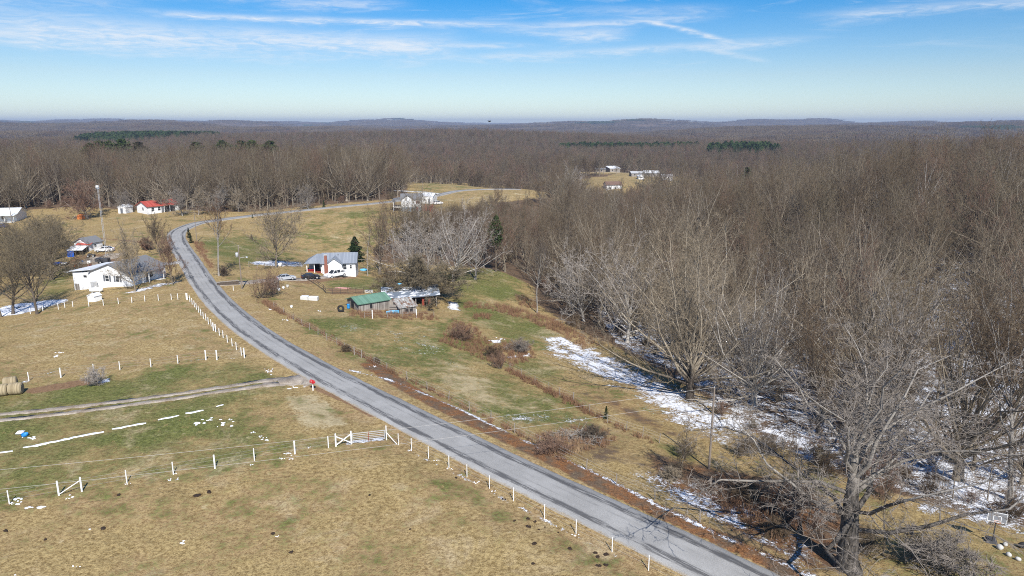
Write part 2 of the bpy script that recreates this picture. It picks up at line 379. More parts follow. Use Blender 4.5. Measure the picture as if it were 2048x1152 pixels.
REDTWIG = bark_mat('red_twigs', [(0, (.17, .105, .075)), (1, (.215, .14, .10))], .6)
OLIVETWIG = bark_mat('olive_twigs', [(0, (.145, .118, .078)), (1, (.185, .152, .10))], .6)
CEDAR = bark_mat('cedar_leaf', [(0, (.022, .040, .014)), (1, (.050, .066, .022))], .6)
PINE = bark_mat('pine_needles', [(0, (.030, .055, .018)), (1, (.055, .085, .028))], .6)
WEED = bark_mat('dry_weeds', [(0, (.16, .085, .05)), (.45, (.22, .125, .075)), (.8, (.27, .17, .105)), (1, (.40, .30, .17))], .6)
STRAWG = bark_mat('straw_grass', [(0, (.30, .22, .105)), (.5, (.38, .285, .14)), (.85, (.46, .37, .19)), (1, (.20, .20, .07))], .7)

WHITE = paint('white_paint', (.82, .82, .80), .5, .08, 1.0)
SIDING = striped('white_siding', (.74, .75, .76), (.84, .84, .83), 2, .18, .55)
SHINGLE = paint('grey_shingles', (.17, .173, .18), .9, .3, 3.0, bmp=.6)
BLUEROOF = striped('slate_blue_roof', (.20, .225, .265), (.26, .285, .325), 0, .4, .6)
REDROOF = striped('red_metal_roof', (.36, .060, .045), (.44, .10, .075), 0, .45, .5)
GREENROOF = striped('green_metal_roof', (.115, .215, .155), (.15, .27, .20), 0, .5, .5)
WHITEROOF = striped('pale_metal_roof', (.60, .62, .64), (.78, .79, .80), 0, .5, .45)
def rust_roof(n, b):
    o = objco(n); a = n.noise(n.vm('MULTIPLY', o, (1.6, .35, 1)), 1.3, 5, .7); s = n.noise(n.vm('MULTIPLY', o, (3, .8, 1)), 1, 4, .7)
    c = n.mix(n.step(a, .42, .6), (.33, .33, .31), (.16, .085, .05)); c = n.mix(n.step(s, .56, .64), c, (.62, .60, .56))
    n.put(b.inputs['Base Color'], c); b.inputs['Roughness'].default_value = .8
RUSTROOF = mat('rusty_metal_roof', rust_roof)
def snow_roof(n, b):
    o = objco(n); a = n.noise(n.vm('MULTIPLY', o, (1, 2.2, 1)), .55, 5, .7)
    c = n.mix(n.step(a, .50, .58), (.15, .18, .22), (.80, .82, .86))
    n.put(b.inputs['Base Color'], c); b.inputs['Roughness'].default_value = .6
SNOWROOF = mat('snowy_metal_roof', snow_roof)
OLDWOOD = striped('weathered_boards', (.17, .15, .13), (.34, .31, .28), 0, .22, .9)
OLDPOST = paint('weathered_post', (.27, .235, .20), .9, .35, 4)
DARKWOOD = paint('dark_wood', (.09, .07, .055), .9, .3, 3)
POLEWOOD = paint('pole_wood', (.22, .18, .145), .9, .3, 3)
REDPAINT = paint('red_paint', (.52, .025, .03), .45, .12, 4)
REDWOOD = paint('red_stained_wood', (.26, .055, .035), .8, .25, 3)
BRICK = paint('brick', (.25, .10, .07), .9, .3, 6)
CONC = paint('concrete', (.55, .54, .51), .9, .15, 2)
BLUEBLK = paint('blue_grey_block', (.24, .31, .38), .9, .15, 2)
DARK = paint('shade_black', (.02, .02, .022), .9, .2, 2)  # near-black, puts the shade of openings and porches into colour
GLASS = paint('window_glass', (.03, .035, .042), .12, .1, 2, spec=.5)
SHUTTER = paint('grey_shutter', (.13, .14, .16), .6, .1, 2)
STEEL = paint('galvanised_steel', (.55, .56, .57), .45, .15, 3, metal=.3)
DARKSTEEL = paint('dark_steel', (.06, .06, .065), .6, .2, 3)
RUBBER = paint('rubber', (.025, .025, .026), .85, .2, 4)
BLUE = paint('blue_plastic', (.02, .22, .55), .5, .2, 2)
TARP = paint('blue_tarp', (.015, .10, .48), .5, .3, 2)
AQUA = paint('pale_blue_plastic', (.12, .42, .66), .5, .15, 2)
PINK = paint('faded_pink', (.62, .33, .30), .8, .2, 2)
ORANGE = paint('orange_paint', (.65, .20, .05), .7, .2, 2)
SNOWM = paint('old_snow', (.82, .84, .88), .8, .06, 2, bmp=.5)
HAY = striped('hay', (.27, .215, .13), (.42, .345, .22), 0, .09, .95)
DUNG = paint('dung', (.035, .022, .014), .8, .3, 6)
ROCK = paint('pale_rock', (.50, .49, .46), .9, .25, 3)
WIREM = paint('wire', (.48, .46, .43), .6, .1, 2)
def carpaint(nm, c): return paint(nm, c, .28, .04, 1, spec=.6)
CARWHITE, CARSILVER, CARBLACK, CARBLUE = carpaint('white_car_paint', (.80, .80, .80)), carpaint('silver_car_paint', (.42, .44, .47)), carpaint('black_car_paint', (.018, .019, .022)), carpaint('blue_car_paint', (.015, .04, .20))

# ------------------------------------------------------------------ mesh helpers
def link_mesh(name, verts, faces, material, parent=None, smooth=False):
    me = bpy.data.meshes.new(name); me.from_pydata(verts, [], faces)
    if smooth: me.polygons.foreach_set('use_smooth', [True]*len(me.polygons))
    me.materials.append(material); me.update()
    o = bpy.data.objects.new(name, me); COL.objects.link(o); o.parent = parent
    return o
def tag(o, label=None, cat=None, group=None, kind=None):
    if label: o['label'] = label
    if cat: o['category'] = cat
    if group: o['group'] = group
    if kind: o['kind'] = kind
    return o
def thing(name, loc, label, cat, rz=0, group=None):
    o = bpy.data.objects.new(name, None); COL.objects.link(o); o.location = loc; o.rotation_euler = (0, 0, rz)
    o.empty_display_size = .3
    return tag(o, label, cat, group)
class MB:
    def __init__(s): s.v = []; s.f = []
    def add(s, v, f):
        k = len(s.v); s.v += [tuple(p) for p in v]; s.f += [tuple(i+k for i in q) for q in f]; return s
    def box(s, x0, x1, y0, y1, z0, z1, taper=0):
        t = taper
        return s.add([(x0, y0, z0), (x1, y0, z0), (x1, y1, z0), (x0, y1, z0), (x0+t, y0+t, z1), (x1-t, y0+t, z1), (x1-t, y1-t, z1), (x0+t, y1-t, z1)],
                     [(0, 3, 2, 1), (4, 5, 6, 7), (0, 1, 5, 4), (1, 2, 6, 5), (2, 3, 7, 6), (3, 0, 4, 7)])
    def tube(s, a, b, r0, r1=None, n=6, cap=True):
        a, b = Vector(a), Vector(b); r1 = r0 if r1 is None else r1; d = (b-a).normalized()
        e = d.orthogonal().normalized(); g = d.cross(e); v = []
        for p, r in ((a, r0), (b, r1)):
            for k in range(n): t = 2*math.pi*k/n; v.append(p + (e*math.cos(t)+g*math.sin(t))*r)
        f = [(k, (k+1) % n, n+(k+1) % n, n+k) for k in range(n)]
        if cap: f += [tuple(range(n-1, -1, -1)), tuple(range(n, 2*n))]
        return s.add(v, f)
    def path(s, pts, r, n=4):
        for a, b in zip(pts[:-1], pts[1:]): s.tube(a, b, r, r, n, False)
        return s
    def slab(s, quad, t):
        """a sheet of thickness t below the four corners"""
        q = [Vector(p) for p in quad]; nn = (q[1]-q[0]).cross(q[3]-q[0]).normalized()
        if nn.z < 0: nn = -nn
        lo = [p - nn*t for p in q]
        return s.add(q+lo, [(0, 1, 2, 3), (7, 6, 5, 4), (0, 4, 5, 1), (1, 5, 6, 2), (2, 6, 7, 3), (3, 7, 4, 0)])
    def prism(s, prof, y0, y1, axis='y'):
        """extrude an outline of (a, z) pairs"""
        n = len(prof); mk = (lambda a, z, y: (a, y, z)) if axis == 'y' else (lambda a, z, y: (y, a, z))
        v = [mk(a, z, y0) for a, z in prof] + [mk(a, z, y1) for a, z in prof]
        return s.add(v, [tuple(range(n)), tuple(range(2*n-1, n-1, -1))] + [(k, n+k, n+(k+1) % n, (k+1) % n) for k in range(n)])
    def lathe(s, prof, n=16, c=(0, 0, 0)):
        v = []; m = len(prof)
        for k in range(n):
            t = 2*math.pi*k/n
            for r, z in prof: v.append((c[0]+r*math.cos(t), c[1]+r*math.sin(t), c[2]+z))
        f = [(k*m+i, ((k+1) % n)*m+i, ((k+1) % n)*m+i+1, k*m+i+1) for k in range(n) for i in range(m-1)]
        return s.add(v, f)
    def blob(s, c, rx, ry, rz, rnd, n=8, m=5, amp=.2):
        v = [(c[0], c[1], c[2]+rz)]
        for i in range(1, m):
            ph = math.pi*i/m
            for k in range(n):
                t = 2*math.pi*k/n; q = 1+rnd.uniform(-amp, amp)
                v.append((c[0]+rx*q*math.sin(ph)*math.cos(t), c[1]+ry*q*math.sin(ph)*math.sin(t), c[2]+rz*q*math.cos(ph)))
        v.append((c[0], c[1], c[2]-rz)); f = [(0, 1+k, 1+(k+1) % n) for k in range(n)]
        for i in range(m-2):
            for k in range(n): f.append((1+i*n+k, 1+(i+1)*n+k, 1+(i+1)*n+(k+1) % n, 1+i*n+(k+1) % n))
        L = len(v)-1; f += [(L, 1+(m-2)*n+(k+1) % n, 1+(m-2)*n+k) for k in range(n)]
        return s.add(v, f)
    def build(s, name, material, parent=None, smooth=False): return link_mesh(name, s.v, s.f, material, parent, smooth)
def P(name, material, parent, *boxes):
    m = MB()
    for q in boxes: m.box(*q)
    return m.build(name, material, parent)
def one(name, mb, material, loc, label, cat, rz=0, group=None, smooth=False):
    o = mb.build(name, material, None, smooth); o.location = loc; o.rotation_euler = (0, 0, rz)
    return tag(o, label, cat, group)

# ------------------------------------------------------------------ the land
def zone(pix): return [p[:2] for p in hits(pix)]
angs = np.concatenate([np.radians(np.arange(-180, -44, 4.0)), np.radians(np.arange(-44, 44, .19)), np.radians(np.arange(44, 180, 4.0))])
rows = np.concatenate([np.array([3, 8, 14, 20, 25, 29.]), np.geomspace(32, 420, 330), np.geomspace(428, 1200, 60), np.geomspace(1240, 16000, 95)])
na, nr = len(angs), len(rows)
GX = np.sin(angs)[None, :]*rows[:, None]; GY = np.cos(angs)[None, :]*rows[:, None]
GP = np.stack([GX.ravel(), GY.ravel()], 1)
GZ, RD, RK = H(GP, True)
GD = np.hypot(GP[:, 0], GP[:, 1])
verts = np.zeros((na*nr+1, 3)); verts[:-1, :2] = GP; verts[:-1, 2] = GZ; verts[-1] = (0, 0, hz(0, 0))
ii, jj = np.meshgrid(np.arange(nr-1), np.arange(na), indexing='ij'); j2 = (jj+1) % na
quads = np.stack([ii*na+jj, (ii+1)*na+jj, (ii+1)*na+j2, ii*na+j2], -1).reshape(-1, 4)[:, ::-1]
tri = np.stack([np.full(na, na*nr), (np.arange(na)+1) % na, np.arange(na)], -1)
me = bpy.data.meshes.new('ground')
nl = quads.size + tri.size; npoly = len(quads)+len(tri)
me.vertices.add(len(verts)); me.vertices.foreach_set('co', verts.ravel().astype(np.float32))
me.loops.add(nl); me.loops.foreach_set('vertex_index', np.concatenate([quads.ravel(), tri.ravel()]).astype(np.int32))
me.polygons.add(npoly)
me.polygons.foreach_set('loop_start', np.concatenate([np.arange(len(quads))*4, quads.size+np.arange(len(tri))*3]).astype(np.int32))
me.polygons.foreach_set('use_smooth', np.ones(npoly, bool))
me.update(calc_edges=True); me.validate()
ground = bpy.data.objects.new('ground', me); COL.objects.link(ground); me.materials.append(GROUND); tag(ground, kind='structure')

near = GD < 700
Q = GP[near]
def base(v): return np.full(len(Q), float(v))
Zg, Zs, Zl, Zd, Zw = base(.30), base(0), base(0), base(0), base(.1)
def area(arr, pix, val, soft, world=None):
    w = 1 - sstep(sdf(Q, world if world else zone(pix)), -soft, soft)
    arr[:] = arr*(1-w) + val*w
def band(arr, pix, width, val, soft=.5):
    w = 1 - sstep(linedist(Q, zone(pix)), width-soft, width+soft)
    arr[:] = np.maximum(arr, val*w) if val > 0 else arr*(1-w)
# open land (everything else is wood)
CLEAR_PX = [(-260,1400),(-260,640),(-200,470),(-60,428),(60,420),(150,413),(260,420),(380,421),(440,424),(500,425),(600,415),(700,405.5),(780,399),(818,390),(818,364),(930,366),(1000,371),(1112,386),(1090,396),(1000,404),(930,418),
            (880,432),(850,452),(800,474),(745,498),(740,520),(770,527),(880,530),(985,540),(1062,572),(1072,604),(1130,648),(1210,684),(1310,738),(1395,790),(1480,860),(1570,900),(1700,965),(1850,1010),(2048,1062),(2300,1150),(2300,1500)]
CLEAR = zone(CLEAR_PX)
wood = sstep(sdf(Q, CLEAR), -1.5, 3.0)
Zl = np.maximum(Zl, wood*.95); Zo = base(0)
# grass
area(Zg, [(-200,1152),(-200,900),(640,880),(900,940),(1300,1152)], .33, 6)
area(Zg, [(-200,905),(300,850),(640,868),(690,880),(640,900),(420,935),(100,985),(-200,1040)], .68, 4)
area(Zg, [(-200,850),(100,812),(420,775),(560,770),(580,800),(470,830),(520,860),(-200,960)], .80, 4)
area(Zg, [(-200,760),(60,770),(500,720),(545,745),(600,760),(480,775),(150,812),(-200,850)], .78, 4)
area(Zg, [(100,560),(140,530),(140,590),(60,600)], .7, 3)
area(Zg, [(610,640),(700,632),(860,650),(900,690),(960,745),(880,760),(800,720),(700,690)], .84, 5)
area(Zg, [(760,640),(870,650),(890,665),(800,660)], .75, 2)
area(Zg, [(610,640),(900,640),(1200,840),(1080,880),(900,800),(740,720)], .62, 5)
area(Zg, [(900,600),(980,612),(1060,630),(1130,680),(1050,690),(960,650)], .82, 5)
area(Zg, [(1020,720),(1080,715),(1130,745),(1090,765),(1040,755)], .8, 2)
area(Zg, [(880,545),(960,535),(1050,575),(1040,600),(920,600)], .86, 6)
area(Zg, [(390,480),(470,468),(560,490),(590,518),(470,530),(420,515)], .85, 7)
area(Zg, [(520,440),(780,420),(800,470),(700,510),(560,510)], .42, 8)
area(Zg, [(630,560),(720,550),(800,560),(770,580),(680,578)], .7, 2)
area(Zg, [(640,425),(760,418),(780,440),(700,440)], .66, 8)
area(Zg, [(820,366),(930,368),(960,375),(880,388),(820,388)], .45, 6)
area(Zg, [(1310,880),(1370,895),(1390,925),(1340,910)], .8, 1.5)
area(Zg, [(1750,1050),(2048,1060),(2200,1152),(1750,1152)], .5, 3)
# straw
area(Zw, [(880,700),(1000,760),(1150,830),(1000,850),(900,790),(840,740)], .8, 5)
area(Zw, [(560,790),(650,790),(700,850),(600,870)], .8, 2)
area(Zw, [(620,470),(820,440),(800,480),(740,500),(640,490)], .55, 8)
area(Zw, [(0,640),(300,605),(370,605),(470,700),(100,740),(0,740)], .45, 4)
area(Zw, [(860,400),(1000,385),(1110,392),(950,415)], .55, 6)
# bare soil, worn tracks
area(Zd, [(45,778),(180,755),(210,765),(60,790)], .75, 1)
area(Zd, [(560,560),(650,552),(735,548),(720,557),(600,572)], .6, 2)
area(Zd, [(150,510),(230,505),(280,530),(160,545),(120,530)], .65, 2)
area(Zd, [(650,575),(730,578),(735,590),(660,590)], .6, 1)
area(Zd, [(540,580),(600,565),(640,590),(560,610)], .42, 2)
band(Zd, [(160,475),(240,480),(300,487),(345,483)], 1.6, .55, .8)
band(Zd, [(624,772),(650,785),(700,806),(745,832)], .5, .75, .3)
# leaf litter blown along the right verge and under the trees
band(Zl, [(740,730),(850,795),(960,850),(1060,895),(1180,955),(1320,1025),(1450,1085),(1600,1160)], 1.5, .85, .9)
band(Zo, [(740,730),(850,795),(960,850),(1060,895),(1180,955),(1320,1025),(1450,1085),(1600,1160)], 3.0, 1.0, 1.5)
area(Zo, [(1280,900),(1420,930),(1600,960),(1750,1060),(1720,1152),(1620,1152),(1450,1060),(1300,970)], .7, 3)
area(Zo, [(1120,770),(1250,800),(1400,880),(1420,900),(1320,870),(1180,800)], .7, 3)
area(Zl, [(1120,770),(1250,800),(1400,880),(1420,900),(1320,870),(1180,800)], .55, 3)
area(Zl, [(1280,900),(1420,930),(1600,960),(1750,1060),(1720,1152),(1620,1152),(1450,1060),(1300,970)], .72, 3)
area(Zl, [(1030,880),(1180,850),(1290,930),(1180,930)], .5, 2)
area(Zl, [(1060,600),(1130,640),(1220,700),(1180,640),(1080,590)], .7, 3)
area(Zl, [(1750,1060),(2048,1062),(2048,1090),(1800,1152)], .35, 3)
# snow that has not melted yet
SNOW = [([(1060,668),(1130,664),(1250,715),(1380,775),(1500,840),(1450,890),(1330,850),(1230,780),(1130,730),(1080,708)], .72, 5),
        ([(1400,800),(1620,850),(2048,900),(2300,980),(2300,1080),(2048,1060),(1800,990),(1600,930),(1450,870)], .68, 6),
        ([(1230,940),(1330,930),(1450,990),(1600,1050),(1690,1152),(1600,1152),(1450,1060),(1300,990)], .60, 2),
        ([(1800,1000),(2048,1030),(2048,1065),(1850,1030)], .74, 2),
        ([(1000,835),(1060,822),(1190,832),(1180,845),(1060,852)], .62, 1.5),
        ([(620,640),(900,660),(1000,790),(1150,840),(1000,840),(850,730)], .43, 4),
        ([(490,523),(545,520),(612,524),(612,534),(560,534),(500,530)], .70, 1.5),
        ([(-40,622),(40,605),(110,598),(150,597),(120,608),(40,630),(-40,640)], .78, 1),
        ([(240,588),(300,570),(362,560),(360,566),(300,580),(262,588)], .70, .8),
        ([(980,680),(1000,677),(1005,686),(985,688)], .85, .5), ([(1010,712),(1060,706),(1062,712),(1012,720)], .8, .5),
        ([(890,600),(920,605),(920,622),(895,618)], .75, 1),
        ([(330,725),(430,715),(480,714),(480,719),(380,725)], .58, .5), ([(60,748),(140,733),(145,740),(80,755)], .5, .7), ([(350,675),(430,672),(430,680),(350,682)], .46, 1),
        ([(680,885),(770,872),(772,882),(690,893)], .72, .3),
        ([(45,755),(70,750),(62,765),(40,768)], .6, .5), ([(190,762),(222,755),(220,764),(195,768)], .9, .4)]
for pix, val, soft in SNOW: area(Zs, pix, val, soft*1.5)
# deep wood: patches of snow where the slope faces away from the sun
wp = (Q[:, 0] > 20) & (Q[:, 1] < 230)
Zs = np.maximum(Zs, np.where(wp, wood*.60*(1-sstep(Q[:, 1], 150, 230)), 0))
band(Zs, [(700,740),(780,760),(860,792),(940,828),(1020,868),(1100,905),(1200,950),(1320,1012),(1450,1075),(1640,1160)], .55, .60, .35)
for p in ([(800,892),(870,928),(940,962),(1010,1000),(1100,1046),(1230,1112)],): band(Zs, p, .35, .53, .25)
rd = RD[near]; verge = (1-sstep(rd, 3.2, 6.5))*(Q[:, 1] < 330)
Zg = Zg*(1-.6*verge); Zs = np.where(rd < 3.4, 0, Zs); Zl = np.where(rd < 3.0, Zl*.5, Zl)
def attr(name, cols, fill):
    a = me.attributes.new(name, 'FLOAT_COLOR', 'POINT'); d = np.zeros((len(verts), 4), np.float32); d[:, :3] = fill; d[:, 3] = 1
    idx = np.where(near)[0]
    for k, c in enumerate(cols): d[idx, k] = c
    a.data.foreach_set('color', d.ravel())
# distant clearings that show as pale fields between the far woods
FARFIELDS = [(at(1456, 3300), 130, 60), (at(1420, 2500), 80, 40), (at(1560, 2900), 90, 40), (at(1165, 5200), 170, 110), (at(1185, 5600), 120, 60), (at(1390, 2350), 70, 35)]
VILLAGE = [((at(1222, 560))[:2], 26, 34), ((at(1240, 620))[:2], 48, 40), ((at(1296, 650))[:2], 42, 44), ((at(1222, 715))[:2], 34, 34), ((at(1290, 720))[:2], 40, 30)]
def in_clear(Pn, grow=1.0):
    m = np.zeros(len(Pn), bool)
    for c, a, b in FARFIELDS + VILLAGE: m |= (((Pn[:, 0]-c[0])/(a*grow))**2 + ((Pn[:, 1]-c[1])/(b*grow))**2) < 1
    return m
vm_ = in_clear(Q); Zl = np.where(vm_, .1, Zl); Zg = np.where(vm_, .34, Zg)
attr('zone_a', (Zg, Zs, Zl), (.05, 0, .9)); attr('zone_b', (Zd, Zw, Zo), (0, .1, 0))
fm = np.where(in_clear(GP) & ~near)[0]
za = me.attributes['zone_a'].data
for k in fm: za[int(k)].color = (.0, 0, 0, 1)
zb = me.attributes['zone_b'].data
for k in fm: zb[int(k)].color = (0, .7, 0, 1)

# road sheet with ragged edges and a skirt
rv, rf, ruv = [], [], []; rr = random.Random(3); s_al = 0
OFFS = [-1.0, -.97, -.5, 0, .5, .97, 1.0]
for i in range(len(RC)):
    t = RC[min(i+1, len(RC)-1)] - RC[max(i-1, 0)]; t = t/np.linalg.norm(t); nrm = np.array((t[1], -t[0]))
    if i: s_al += np.linalg.norm(RC[i]-RC[i-1])
    wl, wr = ROAD_HW + .16*(fbm(np.array([s_al*.35]), np.array([1.]), 3)[0]-.5)*2, ROAD_HW + .16*(fbm(np.array([s_al*.35]), np.array([40.]), 3)[0]-.5)*2
    for k, o in enumerate(OFFS):
        w = o*(wr if o > 0 else wl) * (1.02 if abs(o) == 1 else 1); p = RC[i]+nrm*w
        rv.append((p[0], p[1], RZ[i] + .05*(1-abs(o)) - (.22 if abs(o) == 1 else 0))); ruv.append((w, s_al))
    if i:
        a = (i-1)*7
        for k in range(6): rf.append((a+k, a+7+k, a+8+k, a+k+1))
road = link_mesh('road', rv, [f[::-1] for f in rf], ROADM, None, True); tag(road, kind='structure')
uvl = road.data.uv_layers.new(name='UVMap')
for lp in road.data.loops: uvl.data[lp.index].uv = ruv[lp.vertex_index]

def ribbon(name, pix, half, material, lift=.05, world=None, ragged=.15, seed=1):
    """a thin sheet following the land"""
    C = catmull([p[:2] for p in (world or hits(pix))], .6); rnd = random.Random(seed); v, f = [], []
    for i in range(len(C)):
        t = C[min(i+1, len(C)-1)]-C[max(i-1, 0)]; t = t/np.linalg.norm(t); nn = np.array((t[1], -t[0]))
        hw = half(i/(len(C)-1)) if callable(half) else half
        cc = [C[i]+nn*hw*o*(1+rnd.uniform(-ragged, ragged)) for o in (-1, -.9, 0, .9, 1)]
        zz = H(np.array(cc))
        for k, (p, z) in enumerate(zip(cc, zz)): v.append((p[0], p[1], z + (lift if 0 < k < 4 else -.05)))
        if i:
            a = (i-1)*5
            for k in range(4): f.append((a+k+1, a+5+k+1, a+5+k, a+k))
    return link_mesh(name, v, f, material, None, True)
def gravel(n, b):
    pos = n.n('ShaderNodeNewGeometry').outputs['Position']; a = n.noise(pos, 6, 4, .75); c = n.noise(pos, .5, 4, .65)
    n.put(b.inputs['Base Color'], n.mix(n.step(n.m('ADD', n.m('MULTIPLY', a, .6), n.m('MULTIPLY', c, .5)), .35, .75), (.17, .125, .085), (.46, .41, .345)))
    b.inputs['Roughness'].default_value = .95; bump(n, b, a, .6, .04)
GRAVEL = mat('gravel', gravel)
for off, sd in ((-1, 1), (1, 2)):                                    # two worn wheel ruts of the farm track
    tr = [(612, 755 if off < 0 else 763), (560, 758.5 if off < 0 else 768), (500, 766 if off < 0 else 775), (380, 784 if off < 0 else 793), (250, 801.5 if off < 0 else 811), (120, 817 if off < 0 else 828), (0, 829 if off < 0 else 841), (-160, 846 if off < 0 else 860)]
    tag(ribbon('farm_track', tr, lambda t: .62 if t > .12 else .9, GRAVEL, .035, ragged=.35, seed=sd), kind='structure')
tag(ribbon('track_apron', [(640, 762), (615, 757), (585, 761), (556, 764)], lambda t: 2.6-1.5*t, GRAVEL, .05, seed=4), kind='structure')
tag(ribbon('house_driveway', [(385, 524), (345, 526.5), (310, 530), (286, 534)], 1.9, CONC, .06, seed=5, ragged=.05), kind='structure')
tag(ribbon('gravel_yard_drive', [(405, 569), (470, 567), (540, 560.5), (600, 559), (650, 554), (700, 551)], 1.8, GRAVEL, .05, seed=6), kind='structure')
tag(ribbon('gravel_yard', [(235, 506), (215, 516), (190, 520), (165, 521)], 3.0, GRAVEL, .05, seed=7), kind='structure')
tag(ribbon('far_drive', [(900, 388), (860, 385.5), (820, 383), (790, 381)], 1.6, CONC, .08, seed=8), kind='structure')
#@@PART2
# ------------------------------------------------------------------ trees
class TreeMesh:
    """collects branches as polylines and turns them into tubes in batches"""
    def __init__(s): s.b = {0: {}, 1: {}}; s.tri = []
    def add(s, part, pts, rad, sides): s.b[part].setdefault((len(pts), sides), []).append((pts, rad))
    def mesh(s, part, name, extra=True):
        V, F, base = [], [], 0
        for (n, k), lst in s.b[part].items():
            Pt = np.array([[tuple(p) for p in b[0]] for b in lst]); Rd = np.array([b[1] for b in lst]); m = len(lst)
            D = np.empty_like(Pt); D[:, 1:-1] = Pt[:, 2:]-Pt[:, :-2]; D[:, 0] = Pt[:, 1]-Pt[:, 0]; D[:, -1] = Pt[:, -1]-Pt[:, -2]
            D /= np.linalg.norm(D, axis=2, keepdims=True)+1e-9
            ref = np.where(np.abs(D[:, :1, 2:3]) > .8, np.array([[[1., 0, 0]]]), np.array([[[0, 0, 1.]]])); ref = np.broadcast_to(ref, D.shape)
            E = np.cross(D, ref); E /= np.linalg.norm(E, axis=2, keepdims=True)+1e-9; G = np.cross(D, E)
            an = 2*np.pi*np.arange(k)/k
            ring = Pt[:, :, None, :] + Rd[:, :, None, None]*(E[:, :, None, :]*np.cos(an)[None, None, :, None] + G[:, :, None, :]*np.sin(an)[None, None, :, None])
            V.append(ring.reshape(-1, 3))
            a = np.arange(n-1)[:, None]*k; c = np.arange(k)[None, :]; c2 = (c+1) % k
            q = np.stack([a+c, a+c2, a+k+c2, a+k+c], -1).reshape(-1, 4)
            F.append((q[None] + (base + np.arange(m)[:, None, None]*n*k)).reshape(-1, 4)); base += m*n*k
        T = np.zeros((0, 3), int)
        if part == 1 and extra and s.tri:
            tv = np.array(s.tri).reshape(-1, 3); V.append(tv); T = base + np.arange(len(tv)).reshape(-1, 3)
        V = np.concatenate(V); F = np.concatenate(F) if F else np.zeros((0, 4), int)
        return mk_mesh(name, V, F, T)
def mk_mesh(name, V, F, T, midx=None):
    me = bpy.data.meshes.new(name); me.vertices.add(len(V)); me.vertices.foreach_set('co', V.astype(np.float32).ravel())
    me.loops.add(F.size+T.size); me.loops.foreach_set('vertex_index', np.concatenate([F.ravel(), T.ravel()]).astype(np.int32))
    me.polygons.add(len(F)+len(T)); me.polygons.foreach_set('loop_start', np.concatenate([np.arange(len(F))*4, F.size+np.arange(len(T))*3]).astype(np.int32))
    if len(F): me.polygons.foreach_set('use_smooth', np.concatenate([np.ones(len(F), bool), np.zeros(len(T), bool)]))
    if midx is not None: me.polygons.foreach_set('material_index', midx.astype(np.int32))
    me.update(calc_edges=True); return me

#        trunk length, radius, then per level: (count, start, angle lo, hi, length, falloff, lift, wobble)
STYLE = {
 'forest':  dict(tl=.56, tr=.0115, wob=.05, lr=.0125, L=[(14, .40, 8, 50, .50, .12, .09, .12), (11, .14, 16, 48, .36, .45, .10, .18), (7, .12, 20, 58, .45, .4, .05, .28)], fine=4, fl=.55),
 'tall':    dict(tl=.70, tr=.0105, wob=.05, lr=.0125, L=[(13, .50, 8, 48, .36, .15, .10, .13), (10, .15, 18, 50, .40, .5, .10, .2), (7, .12, 22, 58, .48, .4, .05, .28)], fine=4, fl=.55),
 'open':    dict(tl=.46, tr=.015, wob=.07, lr=.0125, L=[(18, .26, 8, 66, .58, .10, .08, .14), (11, .12, 18, 54, .38, .45, .09, .2), (8, .12, 22, 60, .44, .4, .04, .3)], fine=5, fl=.52),
 'vase':    dict(tl=.20, tr=.026, wob=.04, lr=.0108, L=[(36, .42, 4, 70, .74, .0, .085, .17), (13, .10, 16, 48, .33, .45, .12, .18), (8, .12, 20, 60, .42, .4, .06, .28)], fine=7, fl=.55),
 'gnarl':   dict(tl=.46, tr=.029, wob=.05, lr=.0145, L=[(20, .34, 12, 78, .54, .15, .05, .26), (14, .12, 28, 72, .40, .45, .05, .36), (10, .10, 30, 75, .42, .4, .02, .42)], fine=8, fl=.5),
 'fan':     dict(tl=.34, tr=.018, wob=.08, lr=.010, L=[(18, .18, 8, 62, .66, .1, .04, .15), (12, .12, 22, 58, .36, .45, .06, .24), (8, .12, 25, 60, .45, .4, .03, .3)], fine=7, fl=.5),
 'round':   dict(tl=.30, tr=.020, wob=.12, L=[(22, .20, 15, 78, .58, .1, .05, .26), (11, .12, 28, 62, .42, .45, .05, .34), (9, .1, 28, 65, .46, .4, .02, .4)], fine=9, fl=.6),
 'bush':    dict(tl=.06, tr=.020, wob=.1, L=[(20, .2, 4, 55, .85, .0, .06, .16), (8, .15, 18, 50, .38, .45, .1, .24), (6, .12, 20, 55, .5, .4, .05, .3)], fine=6, fl=.6),
 'sapling': dict(tl=.95, tr=.008, wob=.06, L=[(16, .2, 25, 55, .26, .6, .12, .16), (6, .15, 25, 55, .5, .5, .08, .24), (4, .12, 25, 60, .55, .4, .04, .3)], fine=4, fl=.7),
}
